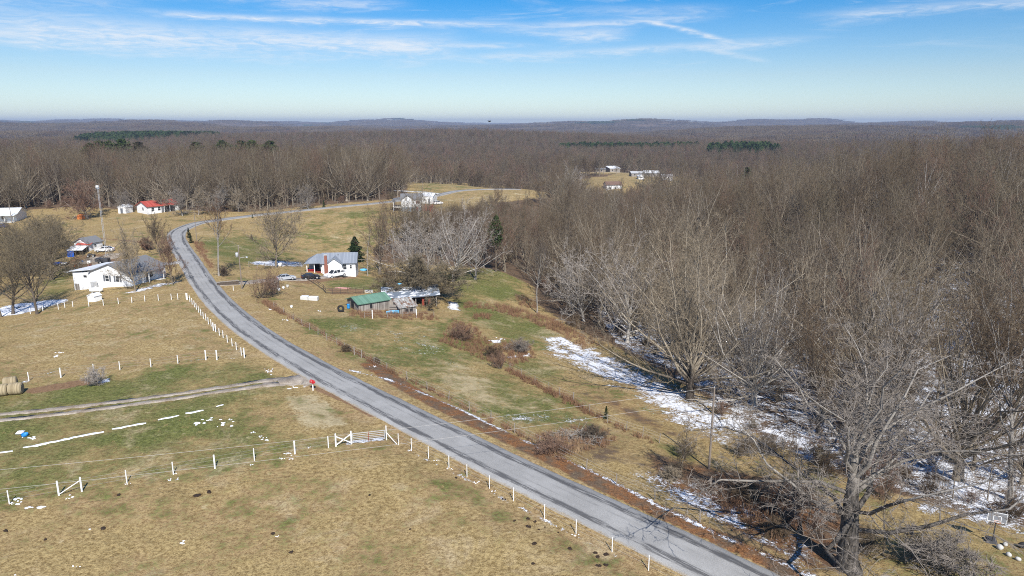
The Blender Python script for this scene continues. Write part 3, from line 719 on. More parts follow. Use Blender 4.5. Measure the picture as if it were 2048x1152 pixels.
def make_tree(style, h, seed, dens=1.0, twig=.011, lean=0):
    S = STYLE[style]; rnd = random.Random(seed); T = TreeMesh(); U = Vector((0, 0, 1))
    def rv(k): return Vector((rnd.gauss(0, k), rnd.gauss(0, k), rnd.gauss(0, k)))
    def poly(p, d, L, n, wob, lift):
        pts = [p.copy()]; dirs = [d]
        for i in range(n):
            d = (d + rv(wob) + U*lift).normalized(); p = p + d*(L/n); pts.append(p); dirs.append(d)
        return pts, dirs
    def branch_dir(d, ang, azm):
        e = d.orthogonal().normalized(); g = d.cross(e); return (d*math.cos(ang) + (e*math.cos(azm)+g*math.sin(azm))*math.sin(ang)).normalized()
    def sub(pts, dirs, L, r0, lvl):
        if lvl == 3:
            for k in range(max(1, int(S['fine']*dens+rnd.random()-.5))):
                t = rnd.uniform(.1, 1)*(len(pts)-1); i = min(int(t), len(pts)-2); q = pts[i].lerp(pts[i+1], t-i)
                d = branch_dir(dirs[i+1], R(rnd.uniform(15, 60)), rnd.uniform(0, 6.283)); ln = max(.35, L*S['fl']*rnd.uniform(.5, 1.15))
                w = d.orthogonal().normalized()*twig; w.rotate(Matrix.Rotation(rnd.uniform(0, 6.28), 3, d))
                T.tri.append((tuple(q-w), tuple(q+w), tuple(q+d*ln+U*ln*.06)))
            return
        cnt, st, a0, a1, lr, fall, lift, wob = S['L'][lvl]
        cnt = max(2, int(cnt*(dens if lvl else 1)+rnd.random()*.8)); azm = rnd.uniform(0, 6.283)
        for k in range(cnt):
            tt = (k+rnd.uniform(.1, .9))/cnt; t = (st+(1-st)*tt)*(len(pts)-1); i = min(int(t), len(pts)-2); q = pts[i].lerp(pts[i+1], t-i)
            azm += 2.4+rnd.uniform(-.5, .5)
            ang = R(a1+(a0-a1)*tt + rnd.uniform(-8, 8)) if lvl == 0 else R(rnd.uniform(a0, a1))
            d = branch_dir(dirs[i+1], ang, azm)
            if lvl and d.z < -.25: d.z *= .3; d.normalize()
            ln = (h if lvl == 0 else L)*lr*(1-fall*tt)*rnd.uniform(.7, 1.15)
            rad_here = r0*(1-.78*t/(len(pts)-1))
            r = max(twig*1.15, min(rad_here*.75, ln*(S.get('lr', .0125) if lvl == 0 else .0105)))
            n = (6, 4, 2)[lvl]; sides = (5, 3, 3)[lvl]
            bp, bd = poly(q, d, ln, n, wob, lift)
            T.add(0 if lvl == 0 else 1, bp, [max(twig*.7, r*(1-.86*(j/n)**.8)) for j in range(n+1)], sides)
            sub(bp, bd, ln, r, lvl+1)
    tl = h*S['tl']; n = 8; r0 = h*S['tr']
    pts, dirs = poly(Vector((0, 0, -.4)), Vector((lean, 0, 1)).normalized(), tl+.4, n, S['wob'], .05)
    rad = [r0*(1-(.85 if S['tl'] > .5 else .72)*(j/n)**1.3) for j in range(n+1)]; rad[0] *= 1.5
    T.add(0, pts, rad, 8)
    sub(pts, dirs, tl, r0, 0)
    return T.mesh(0, 'trunk'), T.mesh(1, 'crown')
def make_conifer(h, seed, kind='cedar', n=1500, leaf=.30):
    rnd = random.Random(seed); T = TreeMesh(); tri = []
    T.add(0, [Vector((0, 0, -.3)), Vector((0, 0, h*.5)), Vector((0, 0, h*.97))], [h*.018, h*.012, .02], 6)
    lim = []
    for k in range(n):
        if kind == 'cedar': t = rnd.random()**1.25; z = h*(.05+.95*t); rr = h*.24*(1-t)**.75*(.75+.25*math.sin(t*23+seed))
        else: t = rnd.random(); z = h*(.55+.45*t); rr = h*.19*math.sin(math.pi*min(1, .18+.82*t))**.8
        a = rnd.uniform(0, 6.283); q = rr*math.sqrt(rnd.random())*rnd.uniform(.8, 1.12)
        if kind == 'pine': a = round(a/1.0)*1.0+rnd.gauss(0, .25); z = round(z/(h*.075))*h*.075+rnd.gauss(0, h*.016)
        c = Vector((q*math.cos(a), q*math.sin(a), z-.15*q)); s = leaf*rnd.uniform(.6, 1.3)*h/8
        for _ in range(2):
            d = Vector((rnd.gauss(0, 1), rnd.gauss(0, 1), rnd.gauss(.3, .8))).normalized(); e = d.orthogonal().normalized()
            tri.append((tuple(c-e*s*.45), tuple(c+e*s*.45), tuple(c+d*s)))
        if k % 45 == 0: lim.append(c)
    for c in lim: T.add(0, [Vector((0, 0, max(.2, c.z-.4*c.xy.length))), c], [h*.006, .01], 3)
    T.tri = tri
    return T.mesh(0, 'trunk'), mk_mesh('crown', np.array(tri).reshape(-1, 3), np.zeros((0, 4), int), np.arange(len(tri)*3).reshape(-1, 3))
def place_tree(name, meshes, mats, loc, label, cat='tree', rz=0, sc=1.0, group=None):
    t = thing(name, loc, label, cat, rz, group); t.scale = (sc, sc, sc) if not isinstance(sc, tuple) else sc
    for nm, me_, mt in zip(('trunk', 'crown'), meshes, mats):
        if not me_.materials: me_.materials.append(mt)
        o = bpy.data.objects.new(nm, me_); COL.objects.link(o); o.parent = t
    return t
def joined(meshes, mats, name):
    """trunk and crown in one mesh, for the uncountable part of the wood"""
    V, F, T, MI, MT = [], [], [], [], []; base = 0
    for k, m in enumerate(meshes):
        v = np.zeros(len(m.vertices)*3, np.float32); m.vertices.foreach_get('co', v); V.append(v.reshape(-1, 3))
        ls = np.zeros(len(m.polygons), np.int32); lt = np.zeros(len(m.polygons), np.int32); m.polygons.foreach_get('loop_start', ls); m.polygons.foreach_get('loop_total', lt)
        li = np.zeros(len(m.loops), np.int32); m.loops.foreach_get('vertex_index', li)
        q = ls[lt == 4]; t = ls[lt == 3]
        F.append(li[q[:, None]+np.arange(4)]+base); T.append(li[t[:, None]+np.arange(3)]+base); MI.append(np.full(len(q), k)); MT.append(np.full(len(t), k)); base += len(m.vertices)
    me_ = mk_mesh(name, np.concatenate(V), np.concatenate(F), np.concatenate(T), np.concatenate(MI+MT))
    for mt in mats: me_.materials.append(mt)
    return bpy.data.objects.new(name, me_)
def scatter(name, protos, Pts, idx, rot, scl, kind='stuff'):
    """one object whose geometry nodes set a copy of a prototype on every point"""
    m = bpy.data.meshes.new(name); m.vertices.add(len(Pts)); m.vertices.foreach_set('co', np.asarray(Pts, np.float32).ravel())
    for nm, ty, dat, key in (('pick', 'INT', np.asarray(idx, np.int32), 'value'), ('turn', 'FLOAT_VECTOR', np.asarray(rot, np.float32).ravel(), 'vector'), ('size', 'FLOAT_VECTOR', np.asarray(scl, np.float32).ravel(), 'vector')):
        m.attributes.new(nm, ty, 'POINT').data.foreach_set(key, dat)
    o = bpy.data.objects.new(name, m); COL.objects.link(o)
    g = bpy.data.node_groups.new(name, 'GeometryNodeTree')
    g.interface.new_socket('Geometry', in_out='INPUT', socket_type='NodeSocketGeometry'); g.interface.new_socket('Geometry', in_out='OUTPUT', socket_type='NodeSocketGeometry')
    N = g.nodes; L = g.links; gi, go = N.new('NodeGroupInput'), N.new('NodeGroupOutput')
    ip = N.new('GeometryNodeInstanceOnPoints'); jn = N.new('GeometryNodeJoinGeometry')
    for pr in reversed(protos):                         # links into a join are read last first
        oi = N.new('GeometryNodeObjectInfo'); oi.inputs['Object'].default_value = pr; oi.inputs['As Instance'].default_value = True; L.new(oi.outputs['Geometry'], jn.inputs[0])
    def named(nm, ty):
        a = N.new('GeometryNodeInputNamedAttribute'); a.data_type = ty; a.inputs[0].default_value = nm; return a.outputs[0]
    L.new(gi.outputs[0], ip.inputs['Points']); L.new(jn.outputs[0], ip.inputs['Instance']); ip.inputs['Pick Instance'].default_value = True
    L.new(named('pick', 'INT'), ip.inputs['Instance Index']); L.new(named('turn', 'FLOAT_VECTOR'), ip.inputs['Rotation']); L.new(named('size', 'FLOAT_VECTOR'), ip.inputs['Scale'])
    L.new(ip.outputs[0], go.inputs[0])
    o.modifiers.new('scatter', 'NODES').node_group = g
    return tag(o, kind=kind)

# prototypes of the wood, all about 20 m tall
NPRO = 13
LIMB = bark_mat('tan_limbs', [(0, (.20, .165, .12)), (.5, (.27, .23, .175)), (1, (.33, .29, .23))], .45)
TANTW = bark_mat('tan_fine_twigs', [(0, (.17, .135, .092)), (.5, (.205, .165, .118)), (1, (.16, .125, .10))], .6)
protos = []
for k in range(NPRO):
    st = ['forest', 'forest', 'tall', 'open', 'forest', 'tall', 'open', 'forest', 'tall', 'sapling', 'sapling', 'vase', 'fan'][k]
    hh = 20 if st != 'sapling' else 9
    tm, cm = make_tree(st, hh, 100+k, .55 if st == 'vase' else (.78 if st != 'open' else .72), .0125)
    mats = (PALEBARK, TWIG) if k == 4 else ((BARK, REDTWIG) if k == 7 else ((BARK, OLIVETWIG) if k == 3 else ((LIMB, TANTW) if k > 10 else (BARK, TWIG))))
    tm.materials.append(mats[0]); cm.materials.append(mats[1]); protos.append((tm, cm, mats))
joins = [joined(p[:2], p[2], 'wood_tree') for p in protos]
lows = []
for k in range(6):
    tm, cm = make_tree(['forest', 'open', 'tall', 'forest', 'open', 'forest'][k], 20, 300+k, .55, .045)
    lows.append(joined((tm, cm), (BARK, [TWIG, TWIG, REDTWIG, TWIG, OLIVETWIG, TWIG][k]), 'far_tree'))

rng = np.random.RandomState(11)
def jitter_grid(x0, x1, y0, y1, s):
    xs = np.arange(x0, x1, s); ys = np.arange(y0, y1, s); g = np.stack(np.meshgrid(xs, ys), -1).reshape(-1, 2)
    return g + rng.uniform(-.45, .45, g.shape)*s
cand = jitter_grid(-330, 330, 40, 520, 6.2)
ca = np.abs(np.arctan2(cand[:, 0], cand[:, 1])); cdist = np.hypot(cand[:, 0], cand[:, 1])
cand = cand[(ca < R(41)) & (cdist < 520)]
ex = jitter_grid(-300, 0, 230, 400, 6.0); cand = np.concatenate([cand, ex[(np.abs(np.arctan2(ex[:, 0], ex[:, 1])) < R(41))]])   # the long wood beyond the road is thick with stems
sd = sdf(cand, CLEAR)
cand = cand[(sd > np.where((cand[:, 0] > 0) & (cand[:, 1] < 135), 5.5, 1.5)) & ~in_clear(cand, .93)]
# thin the part of the wood nearest the camera, where single trunks stand apart
dn = np.hypot(cand[:, 0], cand[:, 1]); keep = rng.rand(len(cand)) < np.clip(.44+.56*sstep(dn, 80, 190), 0, 1)
keep &= ~((cand[:, 0] < 75) & (cand[:, 1] < 66))
HERO_XY = [(26, 98), (40, 100)]
for hx, hy in HERO_XY: keep &= np.hypot(cand[:, 0]-hx, cand[:, 1]-hy) > 8
cand = cand[keep]; cz = H(cand); dn = np.hypot(cand[:, 0], cand[:, 1])
pk = rng.choice(NPRO, len(cand), p=[.13, .10, .07, .155, .02, .07, .12, .06, .055, .05, .05, .07, .05])
pk = np.where((cand[:, 0] > 15) & (dn < 190) & (rng.rand(len(cand)) < .22), 11, pk)
pk = np.where((pk == 4) & (cand[:, 0] < 0) & (rng.rand(len(cand)) < .7), 2, pk)
sc = rng.normal(1.0, .17, len(cand)).clip(.6, 1.4); sc = np.where(rng.rand(len(cand)) < .10, sc*.65, sc)
edge = sdf(cand, CLEAR); sc = np.where((edge < 5), sc*.92, sc)
sc = np.where(cand[:, 0] < -10, sc*.93, sc)
sc = np.where((cand[:, 0] > 20) & (cand[:, 1] > 330), sc*.86, sc)
rz = rng.uniform(0, 6.283, len(cand))
# trees on the low ground in front of the tan hill and the far hamlet stay below them
u0, v0, y0 = project(np.column_stack([cand, cz]))
vl = np.where((u0 > 860) & (u0 < 1115) & (dn > 160) & (dn < 345), 404 + 18*np.abs(u0-985)/125*0, np.where((u0 > 1170) & (u0 < 1340) & (dn < 545) & (dn > 200), 371, -999))
hmax = np.array([height_for((c[0], c[1], z), vv) if vv > 0 else 99 for c, z, vv in zip(cand, cz, vl)])
ht = np.where((pk < 9) | (pk > 10), 20.5, 9.5)*sc; sc = np.where(ht > hmax, np.maximum(sc*hmax/ht, .28), sc)
u, v, yy = project(np.column_stack([cand, cz+10])); vis = (u > -40) & (u < 2090) & (v < 1300)
# the 300 that show largest become trees of their own; trees just behind the front rows go to the mass
score = np.where(vis, dn + np.where(edge > 34, 90, 0), 1e9)
order = np.argsort(score); own = set(order[:285].tolist())
GROUPS = [('bare trees of the wood right of the snowy strip', 'bare grey-brown tree in the snowy wood on the right'), ('bare trees of the wood beyond the road', 'bare brown tree in the long wood beyond the far road'), ('bare trees of the valley wood', 'bare brown tree in the wooded valley behind the green knoll')]
for k in own:
    x, y = cand[k]; g = 1 if (x < -15 and y > 200) else (0 if x > 18 or y < 150 else 2)
    tm, cm, mats = protos[pk[k]]
    place_tree('bare_tree', (tm, cm), mats, (x, y, cz[k]), GROUPS[g][1], 'tree', rz[k], sc[k], GROUPS[g][0])
rest = np.array([k for k in range(len(cand)) if k not in own])
rot = np.zeros((len(rest), 3)); rot[:, 2] = rz[rest]; rot[:, :2] = rng.normal(0, .03, (len(rest), 2))
tag(scatter('bare_woodland', joins, np.column_stack([cand[rest], cz[rest]]), pk[rest], rot, np.repeat(sc[rest, None], 3, 1)), 'bare brown winter woodland filling the valley and slopes', 'woodland')
# brushy undergrowth and leaning stems inside the wood
c2 = jitter_grid(-260, 230, 45, 330, 5.5); c2 = c2[np.abs(np.arctan2(c2[:, 0], c2[:, 1])) < R(41)]; s2 = sdf(c2, CLEAR)
c2 = c2[(s2 > -.5) & (s2 < 60) & ~in_clear(c2)]; c2 = c2[rng.rand(len(c2)) < np.where((c2[:, 0] < 0) & (c2[:, 1] > 200), .85, .42)]
for pix_, s_, pr_ in (([(1430,900),(1560,880),(1700,930),(1850,985),(2048,1020),(2048,1064),(1880,1034),(1720,996),(1560,935)], 2.6, .62), ([(1440,985),(1560,975),(1690,1040),(1690,1110),(1560,1070)], 2.4, .5), ([(1290,900),(1420,925),(1440,985),(1330,945)], 2.6, .35), ([(1720,1090),(1900,1120),(2048,1152),(1750,1152)], 3.0, .35)):
    pl = np.array(zone(pix_)); q = jitter_grid(pl[:, 0].min(), pl[:, 0].max(), pl[:, 1].min(), pl[:, 1].max(), s_); q = q[(sdf(q, pl) < 0) & (rng.rand(len(q)) < pr_)]; c2 = np.concatenate([c2, q])
bushes = []
for k in range(4):
    tm, cm = make_tree('bush', 3.2, 500+k, .8, .012); mats = [(BARK, TWIG), (BARK, REDTWIG), (BARK, OLIVETWIG), (BARK, TWIG)][k]
    tm.materials.append(mats[0]); cm.materials.append(mats[1]); bushes.append((tm, cm, mats))
bj = [joined(b[:2], b[2], 'brush') for b in bushes]
rot = np.zeros((len(c2), 3)); rot[:, 2] = rng.uniform(0, 6.283, len(c2))
tag(scatter('woodland_undergrowth', bj + [joins[9], joins[10]], np.column_stack([c2, H(c2)]), rng.choice(6, len(c2), p=[.2, .2, .15, .2, .13, .12]), rot, np.repeat(rng.uniform(.45, 1.15, (len(c2), 1)), 3, 1)), 'bare brush and saplings under the wood', 'undergrowth')

# middle distance
c3 = jitter_grid(-1150, 1150, 360, 1500, 8.2); d3 = np.hypot(c3[:, 0], c3[:, 1]); c3 = c3[(np.abs(np.arctan2(c3[:, 0], c3[:, 1])) < R(40)) & (d3 > 515) & (d3 < 1500) & ~in_clear(c3)]
z3 = H0(c3)
PINES = [((-671, 1365, 0), 92, 200), ((177, 1105, 0), 110, 34), ((308, 962, 0), 46, 40)]
pin = np.zeros(len(c3), bool)
for c, a, b in PINES: pin |= (((c3[:, 0]-c[0])/a)**2+((c3[:, 1]-c[1])/b)**2) < 1
pine_proto = []
for k in range(3):
    tm, cm = make_conifer(16, 700+k, 'pine', 420, .55); pine_proto.append(joined((tm, cm), (BARK, PINE), 'pine_proto'))
dec = c3[~pin]; rot = np.zeros((len(dec), 3)); rot[:, 2] = rng.uniform(0, 6.28, len(dec))
tag(scatter('middle_woodland', lows, np.column_stack([dec, z3[~pin]]), rng.randint(0, 6, len(dec)), rot, np.repeat(rng.uniform(.72, 1.15, (len(dec), 1)), 3, 1)), 'grey-brown bare woodland in the middle distance', 'woodland')
pp = []
for c, a, b in PINES:
    q = jitter_grid(c[0]-a, c[0]+a, c[1]-b, c[1]+b, 6.0); q = q[(((q[:, 0]-c[0])/a)**2+((q[:, 1]-c[1])/b)**2) < 1]; pp.append(q)
pp = np.concatenate(pp); rot = np.zeros((len(pp), 3)); rot[:, 2] = rng.uniform(0, 6.28, len(pp))
tag(scatter('pine_plantation', pine_proto, np.column_stack([pp, H0(pp)]), rng.randint(0, 3, len(pp)), rot, np.repeat(rng.uniform(1.0, 1.35, (len(pp), 1)), 3, 1)), 'dark green pine plantations among the bare far woods', 'pines')

# far woods: clumps of simple bare crowns out to the last ridges
def clump(seed, evergreen=False):
    rnd = random.Random(seed); tri = []
    for k in range(60):
        x, y = rnd.uniform(-36, 36), rnd.uniform(-36, 36); hh = rnd.uniform(13, 20); rr = rnd.uniform(3.5, 5.5)
        for j in range(26):
            a = rnd.uniform(0, 6.283); q = rr*math.sqrt(rnd.random()); z = hh*rnd.uniform(.35, .8)
            c = Vector((x+q*math.cos(a), y+q*math.sin(a), z)); d = Vector((q/rr*.7*math.cos(a), q/rr*.7*math.sin(a), 1)).normalized(); e = d.orthogonal().normalized(); e.rotate(Matrix.Rotation(rnd.uniform(0, 6.28), 3, d))
            w = rnd.uniform(.25, .6) if not evergreen else 1.4; ln = rnd.uniform(2.5, 5.5)
            tri.append((tuple(c-e*w), tuple(c+e*w), tuple(c+d*ln)))
    m = mk_mesh('far_clump', np.array(tri).reshape(-1, 3), np.zeros((0, 4), int), np.arange(len(tri)*3).reshape(-1, 3)); m.materials.append(PINE if evergreen else TWIG)
    return bpy.data.objects.new('far_clump', m)
clumps = [clump(800+k) for k in range(5)] + [clump(810+k, True) for k in range(2)]
cl = []
for d0, d1, s in ((1480, 4200, 58), (4200, 14500, 110)):
    xx = d1*.9; q = jitter_grid(-xx, xx, d0*.7, d1, s); dq = np.hypot(q[:, 0], q[:, 1])
    q = q[(dq > d0) & (dq <= d1) & (np.abs(np.arctan2(q[:, 0], q[:, 1])) < R(39)) & ~in_clear(q, .9)]
    cl.append(np.column_stack([q, H0(q), np.full(len(q), 1.0 if s < 80 else 1.85)]))
cl = np.concatenate(cl); rot = np.zeros((len(cl), 3)); rot[:, 2] = rng.uniform(0, 6.28, len(cl))
patch = fbm(cl[:, 0]/520+3, cl[:, 1]/260+8, 3)
ci = np.where(patch > .74, rng.randint(5, 7, len(cl)), rng.randint(0, 5, len(cl)))
for c, a, b in PINES: cl = cl[:]; 
inp = np.zeros(len(cl), bool)
for c, a, b in PINES: inp |= (((cl[:, 0]-c[0])/a)**2+((cl[:, 1]-c[1])/b)**2) < 1
cl, rot, ci = cl[~inp], rot[~inp], ci[~inp]
tag(scatter('far_woodland', clumps, cl[:, :3], ci, rot, np.column_stack([cl[:, 3], cl[:, 3], np.ones(len(cl))])), 'far wooded ridges fading to the horizon', 'woodland')

# the air
hb = MB().box(-17000, 17000, -600, 17000, float(GZ.min())-1.0, max(float(GZ.max())+24.0, CAM_H+6))
haze_m = bpy.data.materials.new('thin_haze'); haze_m.use_nodes = True; t = haze_m.node_tree
for nd in list(t.nodes): t.nodes.remove(nd)
hn = NT(t); pv = hn.n('ShaderNodeVolumePrincipled'); pv.inputs['Color'].default_value = (.50, .61, .83, 1); pv.inputs['Density'].default_value = 1.0e-4; pv.inputs['Anisotropy'].default_value = 0
t.links.new(pv.outputs[0], hn.n('ShaderNodeOutputMaterial').inputs['Volume'])
tag(hb.build('haze', haze_m), kind='stuff')
# ------------------------------------------------------------------ trees that stand by themselves
def hero(name, style, base_uv, vtop, seed, label, mats=(BARK, TWIG), dens=1.0, twig=.012, dist=None, cat='tree', wide=1.0, rzz=None, lean=0, hgt=None):
    p = at(base_uv[0], dist) if dist else hit(*base_uv)
    h = hgt or height_for(p, vtop)
    ms = make_tree(style, h, seed, dens, twig, lean)
    # scale to the wanted top whatever the growth gave
    co = np.zeros(len(ms[1].vertices)*3, np.float32); ms[1].vertices.foreach_get('co', co); top = np.percentile(co.reshape(-1, 3)[:, 2], 99.7)
    k = h/top
    return place_tree(name, ms, mats, p, label, cat, seed*1.3 if rzz is None else rzz, (k*wide, k*wide, k))
GREYB = bark_mat('grey_bark', [(0, (.25, .23, .205)), (1, (.33, .305, .275))], .3)
DARKB = bark_mat('dark_bark', [(0, (.085, .068, .055)), (1, (.12, .10, .08))], .5)
GREYT = bark_mat('grey_twigs', [(0, (.20, .172, .145)), (1, (.25, .22, .19))], .6)
GREYP = bark_mat('pale_grey_bark', [(0, (.34, .315, .28)), (1, (.42, .39, .35))], .4)
TANT = bark_mat('tan_twigs', [(0, (.24, .195, .14)), (1, (.28, .23, .165))], .6)
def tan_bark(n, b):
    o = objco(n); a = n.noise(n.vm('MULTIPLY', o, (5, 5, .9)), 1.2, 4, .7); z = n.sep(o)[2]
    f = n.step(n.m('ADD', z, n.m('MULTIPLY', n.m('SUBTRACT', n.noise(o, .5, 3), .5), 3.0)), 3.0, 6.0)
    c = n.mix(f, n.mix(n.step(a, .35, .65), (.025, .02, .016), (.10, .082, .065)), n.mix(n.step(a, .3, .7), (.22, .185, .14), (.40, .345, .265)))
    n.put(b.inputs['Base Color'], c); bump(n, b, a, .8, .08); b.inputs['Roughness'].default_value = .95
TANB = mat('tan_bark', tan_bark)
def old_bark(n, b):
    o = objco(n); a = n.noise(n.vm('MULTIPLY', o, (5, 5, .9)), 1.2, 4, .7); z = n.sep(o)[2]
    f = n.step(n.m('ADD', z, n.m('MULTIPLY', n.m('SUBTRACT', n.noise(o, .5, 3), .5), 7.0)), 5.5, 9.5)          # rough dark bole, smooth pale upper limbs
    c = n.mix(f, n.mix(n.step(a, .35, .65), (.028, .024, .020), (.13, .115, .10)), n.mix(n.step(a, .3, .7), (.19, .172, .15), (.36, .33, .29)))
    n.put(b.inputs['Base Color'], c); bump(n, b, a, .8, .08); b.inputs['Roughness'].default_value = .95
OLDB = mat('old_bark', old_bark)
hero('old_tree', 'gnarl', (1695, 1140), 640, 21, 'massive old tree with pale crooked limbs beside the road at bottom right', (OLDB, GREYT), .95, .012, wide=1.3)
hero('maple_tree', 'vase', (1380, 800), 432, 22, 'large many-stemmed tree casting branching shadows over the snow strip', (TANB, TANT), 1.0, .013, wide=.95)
hero('maple_tree', 'vase', (1530, 800), 520, 23, 'spreading pale grey tree just right of the many-stemmed tree', (GREYP, GREYT), .85, .013, dist=104)
hero('tall_tree', 'forest', (1915, 930), 560, 24, 'tall thick-trunked tree standing in the snow near the basketball hoop', (BARK, TWIG), 1.2, .014)
hero('tall_tree', 'forest', (2020, 1000), 520, 25, 'thick-trunked tree cut by the right picture edge above the hoop', (GREYB, TWIG), 1.2, .014)
hero('tall_tree', 'forest', (1635, 870), 560, 45, 'tall dark trunk rising behind the massive old tree', (DARKB, TWIG), 1.1, .014)
hero('tall_tree', 'open', (1790, 850), 540, 46, 'forked grey tree in the snowy wood above the old tree', (GREYB, GREYT), .9, .014)
hero('fallen_brush_tree', 'round', (1900, 1150), 1060, 26, 'low tangled grey thicket at the bottom right corner', (BARK, GREYT), .62, .011, hgt=3.4, cat='thicket', wide=1.75)
hero('roadside_tree', 'open', (552, 535), 384, 27, 'big spreading tree left of the slate-roofed house', (BARK, TANT), 1.25, .021, wide=1.0)
hero('roadside_tree', 'tall', (438, 552), 395, 28, 'slender grey tree leaning beside the road before the bend', (GREYB, TWIG), .8, .02)
hero('yard_tree', 'open', (346, 570), 462, 29, 'upright bare tree at the road edge beside the white driveway', (BARK, REDTWIG), 1.0, .021, wide=.66)
hero('yard_tree', 'open', (271, 583), 440, 30, 'tall bare tree against the front of the white gabled house', (BARK, TANT), 1.1, .021, wide=.72)
hero('yard_tree', 'open', (319, 511), 425, 31, 'bare tree by the inside of the road bend', (BARK, TWIG), 1.0, .022, wide=.78)
hero('yard_tree', 'round', (176, 437), 358, 32, 'rounded bare tree behind the antenna mast', (GREYB, REDTWIG), 1.0, .02, wide=.9)
hero('yard_tree', 'round', (300, 500), 470, 33, 'small twiggy bush in the grass near the road bend', (BARK, REDTWIG), .7, .02, hgt=3.5)
for k, (uu, vv, vt, st, ds) in enumerate([(75, 628, 440, 'open', None), (26, 628, 455, 'open', None), (2, 634, 470, 'forest', None), (105, 560, 425, 'round', None), (60, 545, 428, 'round', None), (92, 532, 432, 'open', None), (30, 560, 440, 'open', None), (-25, 600, 440, 'open', None), (112, 498, 430, 'round', None)]):
    hero('hollow_tree', st, (uu, vv), vt, 60+k, ['dark leaning tree at the left snow patch', 'tall tree at the far left beside the snow patch', 'slim trunk cut by the left picture edge', 'olive-brown tree behind the blue tarp shelter', 'olive-brown tree left of the shelter', 'bushy tree between the left edge trees and the shelter',
         'twiggy tree left of the junk yard', 'tree crown entering at the left edge above the pasture', 'dark bushy tree left of the small grey-roofed shed'][k], (DARKB if k < 2 else BARK, OLIVETWIG), 1.0, .014)
hero('roundhead_tree', 'round', (866, 601), 506, 34, 'round dark dense tree at the right end of the barns', (DARKB, OLIVETWIG), 1.35, .016, wide=1.45)
hero('roundhead_tree', 'round', (775, 578), 522, 35, 'thin twiggy tree behind the snowy shed roof', (BARK, TWIG), .8, .012)
for k, (uu, ds, vt, st, mt, lb) in enumerate([
    (905, 172, 392, 'fan', (GREYP, PALETWIG), 'wide white-limbed tree in the dip behind the green knoll'), (855, 182, 420, 'fan', (GREYB, PALETWIG), 'pale twiggy tree left of the white-limbed tree'),
    (758, 192, 402, 'open', (BARK, TWIG), 'branching brown tree below the house with the red deck'), (822, 186, 438, 'fan', (PALEBARK, PALETWIG), 'small bleached tree with a bent white trunk'),
    (950, 176, 415, 'open', (GREYB, TWIG), 'bare tree beside the dark green cedar'), (1010, 190, 400, 'open', (BARK, REDTWIG), 'reddish bare tree right of the cedar'),
    (735, 186, 452, 'sapling', (GREYB, TWIG), 'slim sapling near the dark cedar'), (790, 184, 455, 'sapling', (GREYB, TWIG), 'slim sapling in the fence row behind the house'),
    (1130, 350, 322, 'fan', (PALEBARK, PALETWIG), 'white-barked spreading tree below the far hamlet'), (1080, 330, 355, 'open', (GREYB, TWIG), 'grey tree at the end of the tan hill'),
    (990, 300, 375, 'open', (BARK, TWIG), 'bare tree on the side of the tan hill'), (1260, 135, 470, 'fan', (GREYP, PALETWIG), 'pale tree with sweeping white limbs beside the knoll'),
    (1170, 150, 480, 'fan', (GREYB, PALETWIG), 'grey tree leaning over the end of the knoll'), (940, 182, 455, 'sapling', (GREYB, TWIG), 'thin pale stem at the knoll crest'), (1075, 152, 480, 'tall', (GREYB, TWIG), 'tall thin trunk at the foot of the knoll')]):
    hero('valley_tree', st, (uu, 0), vt, 80+k, lb, mt, .85, .015, dist=ds)
for k, (uu, vv, vt) in enumerate([(365, 432, 372), (397, 430, 370), (440, 424, 362), (478, 424, 378), (617, 418, 366), (205, 425, 375), (252, 425, 378), (330, 424, 372)]):
    hero('verge_tree', 'fan' if k % 2 == 0 else 'open', (uu, vv), vt, 120+k, ['pale fan-shaped tree right of the red-roofed house', 'second pale tree right of the red-roofed house', 'bare tree behind the road where it leaves the bend', 'low tree behind the far side of the road', 'pale tree standing against the long wood by the road',
         'bare tree right of the antenna top', 'bare tree over the small white outbuilding', 'bare tree behind the red roof'][k], (GREYB, TANT if k % 2 else GREYT), .85, .022)
# bushes and brush
for k, (uu, vv, vt, w, lb, mt) in enumerate([(521, 596, 528, 1.0, 'big reddish-brown bush by the utility pole', REDTWIG), (541, 590, 545, .8, 'brown bush at the wood stack', REDTWIG), (198, 771, 732, 1.0, 'small pale shrub by the paddock fence', PALETWIG), (690, 703, 688, 1.2, 'small dark thorn bush on the roadside fence', TWIG),
        (752, 727, 714, 1.2, 'scraggy briar on the roadside fence', TWIG), (1110, 905, 872, 1.5, 'red-brown thicket beside the brush pile', REDTWIG), (1185, 880, 850, 1.6, 'brown thicket behind the brush pile', TWIG), (450, 552, 530, 1.3, 'scrub at the foot of the slender roadside tree', TWIG),
        (1000, 738, 700, .9, 'dark bush at the corner of the field fence', REDTWIG), (985, 715, 690, 1.5, 'brown bush in the weed belt', TWIG), (1040, 705, 672, 1.5, 'grey bush by the lower snow spot', GREYT), (920, 680, 648, 1.4, 'rust-brown bush in the weed belt below the barns', REDTWIG), (1560, 1075, 1040, 1.5, 'dark brush on the bank below the old tree', TWIG),
        (1480, 1000, 960, 1.5, 'brush in the shade of the old tree', TWIG), (1340, 960, 935, 1.3, 'low brush left of the lone utility pole', TANT)]):
    hero('bush', 'bush', (uu, vv), vt, 150+k, lb, (BARK, mt), .9, .011, cat='bush', wide=w)
def conifer(name, uv, vtop, seed, label, n=1600, wide=1.0, dist=None, leaf=.3):
    p = at(uv[0], dist) if dist else hit(*uv); h = height_for(p, vtop); ms = make_conifer(h, seed, 'cedar', n, leaf)
    place_tree(name, ms, (BARK, CEDAR), p, label, 'evergreen', seed, (wide, wide, 1))
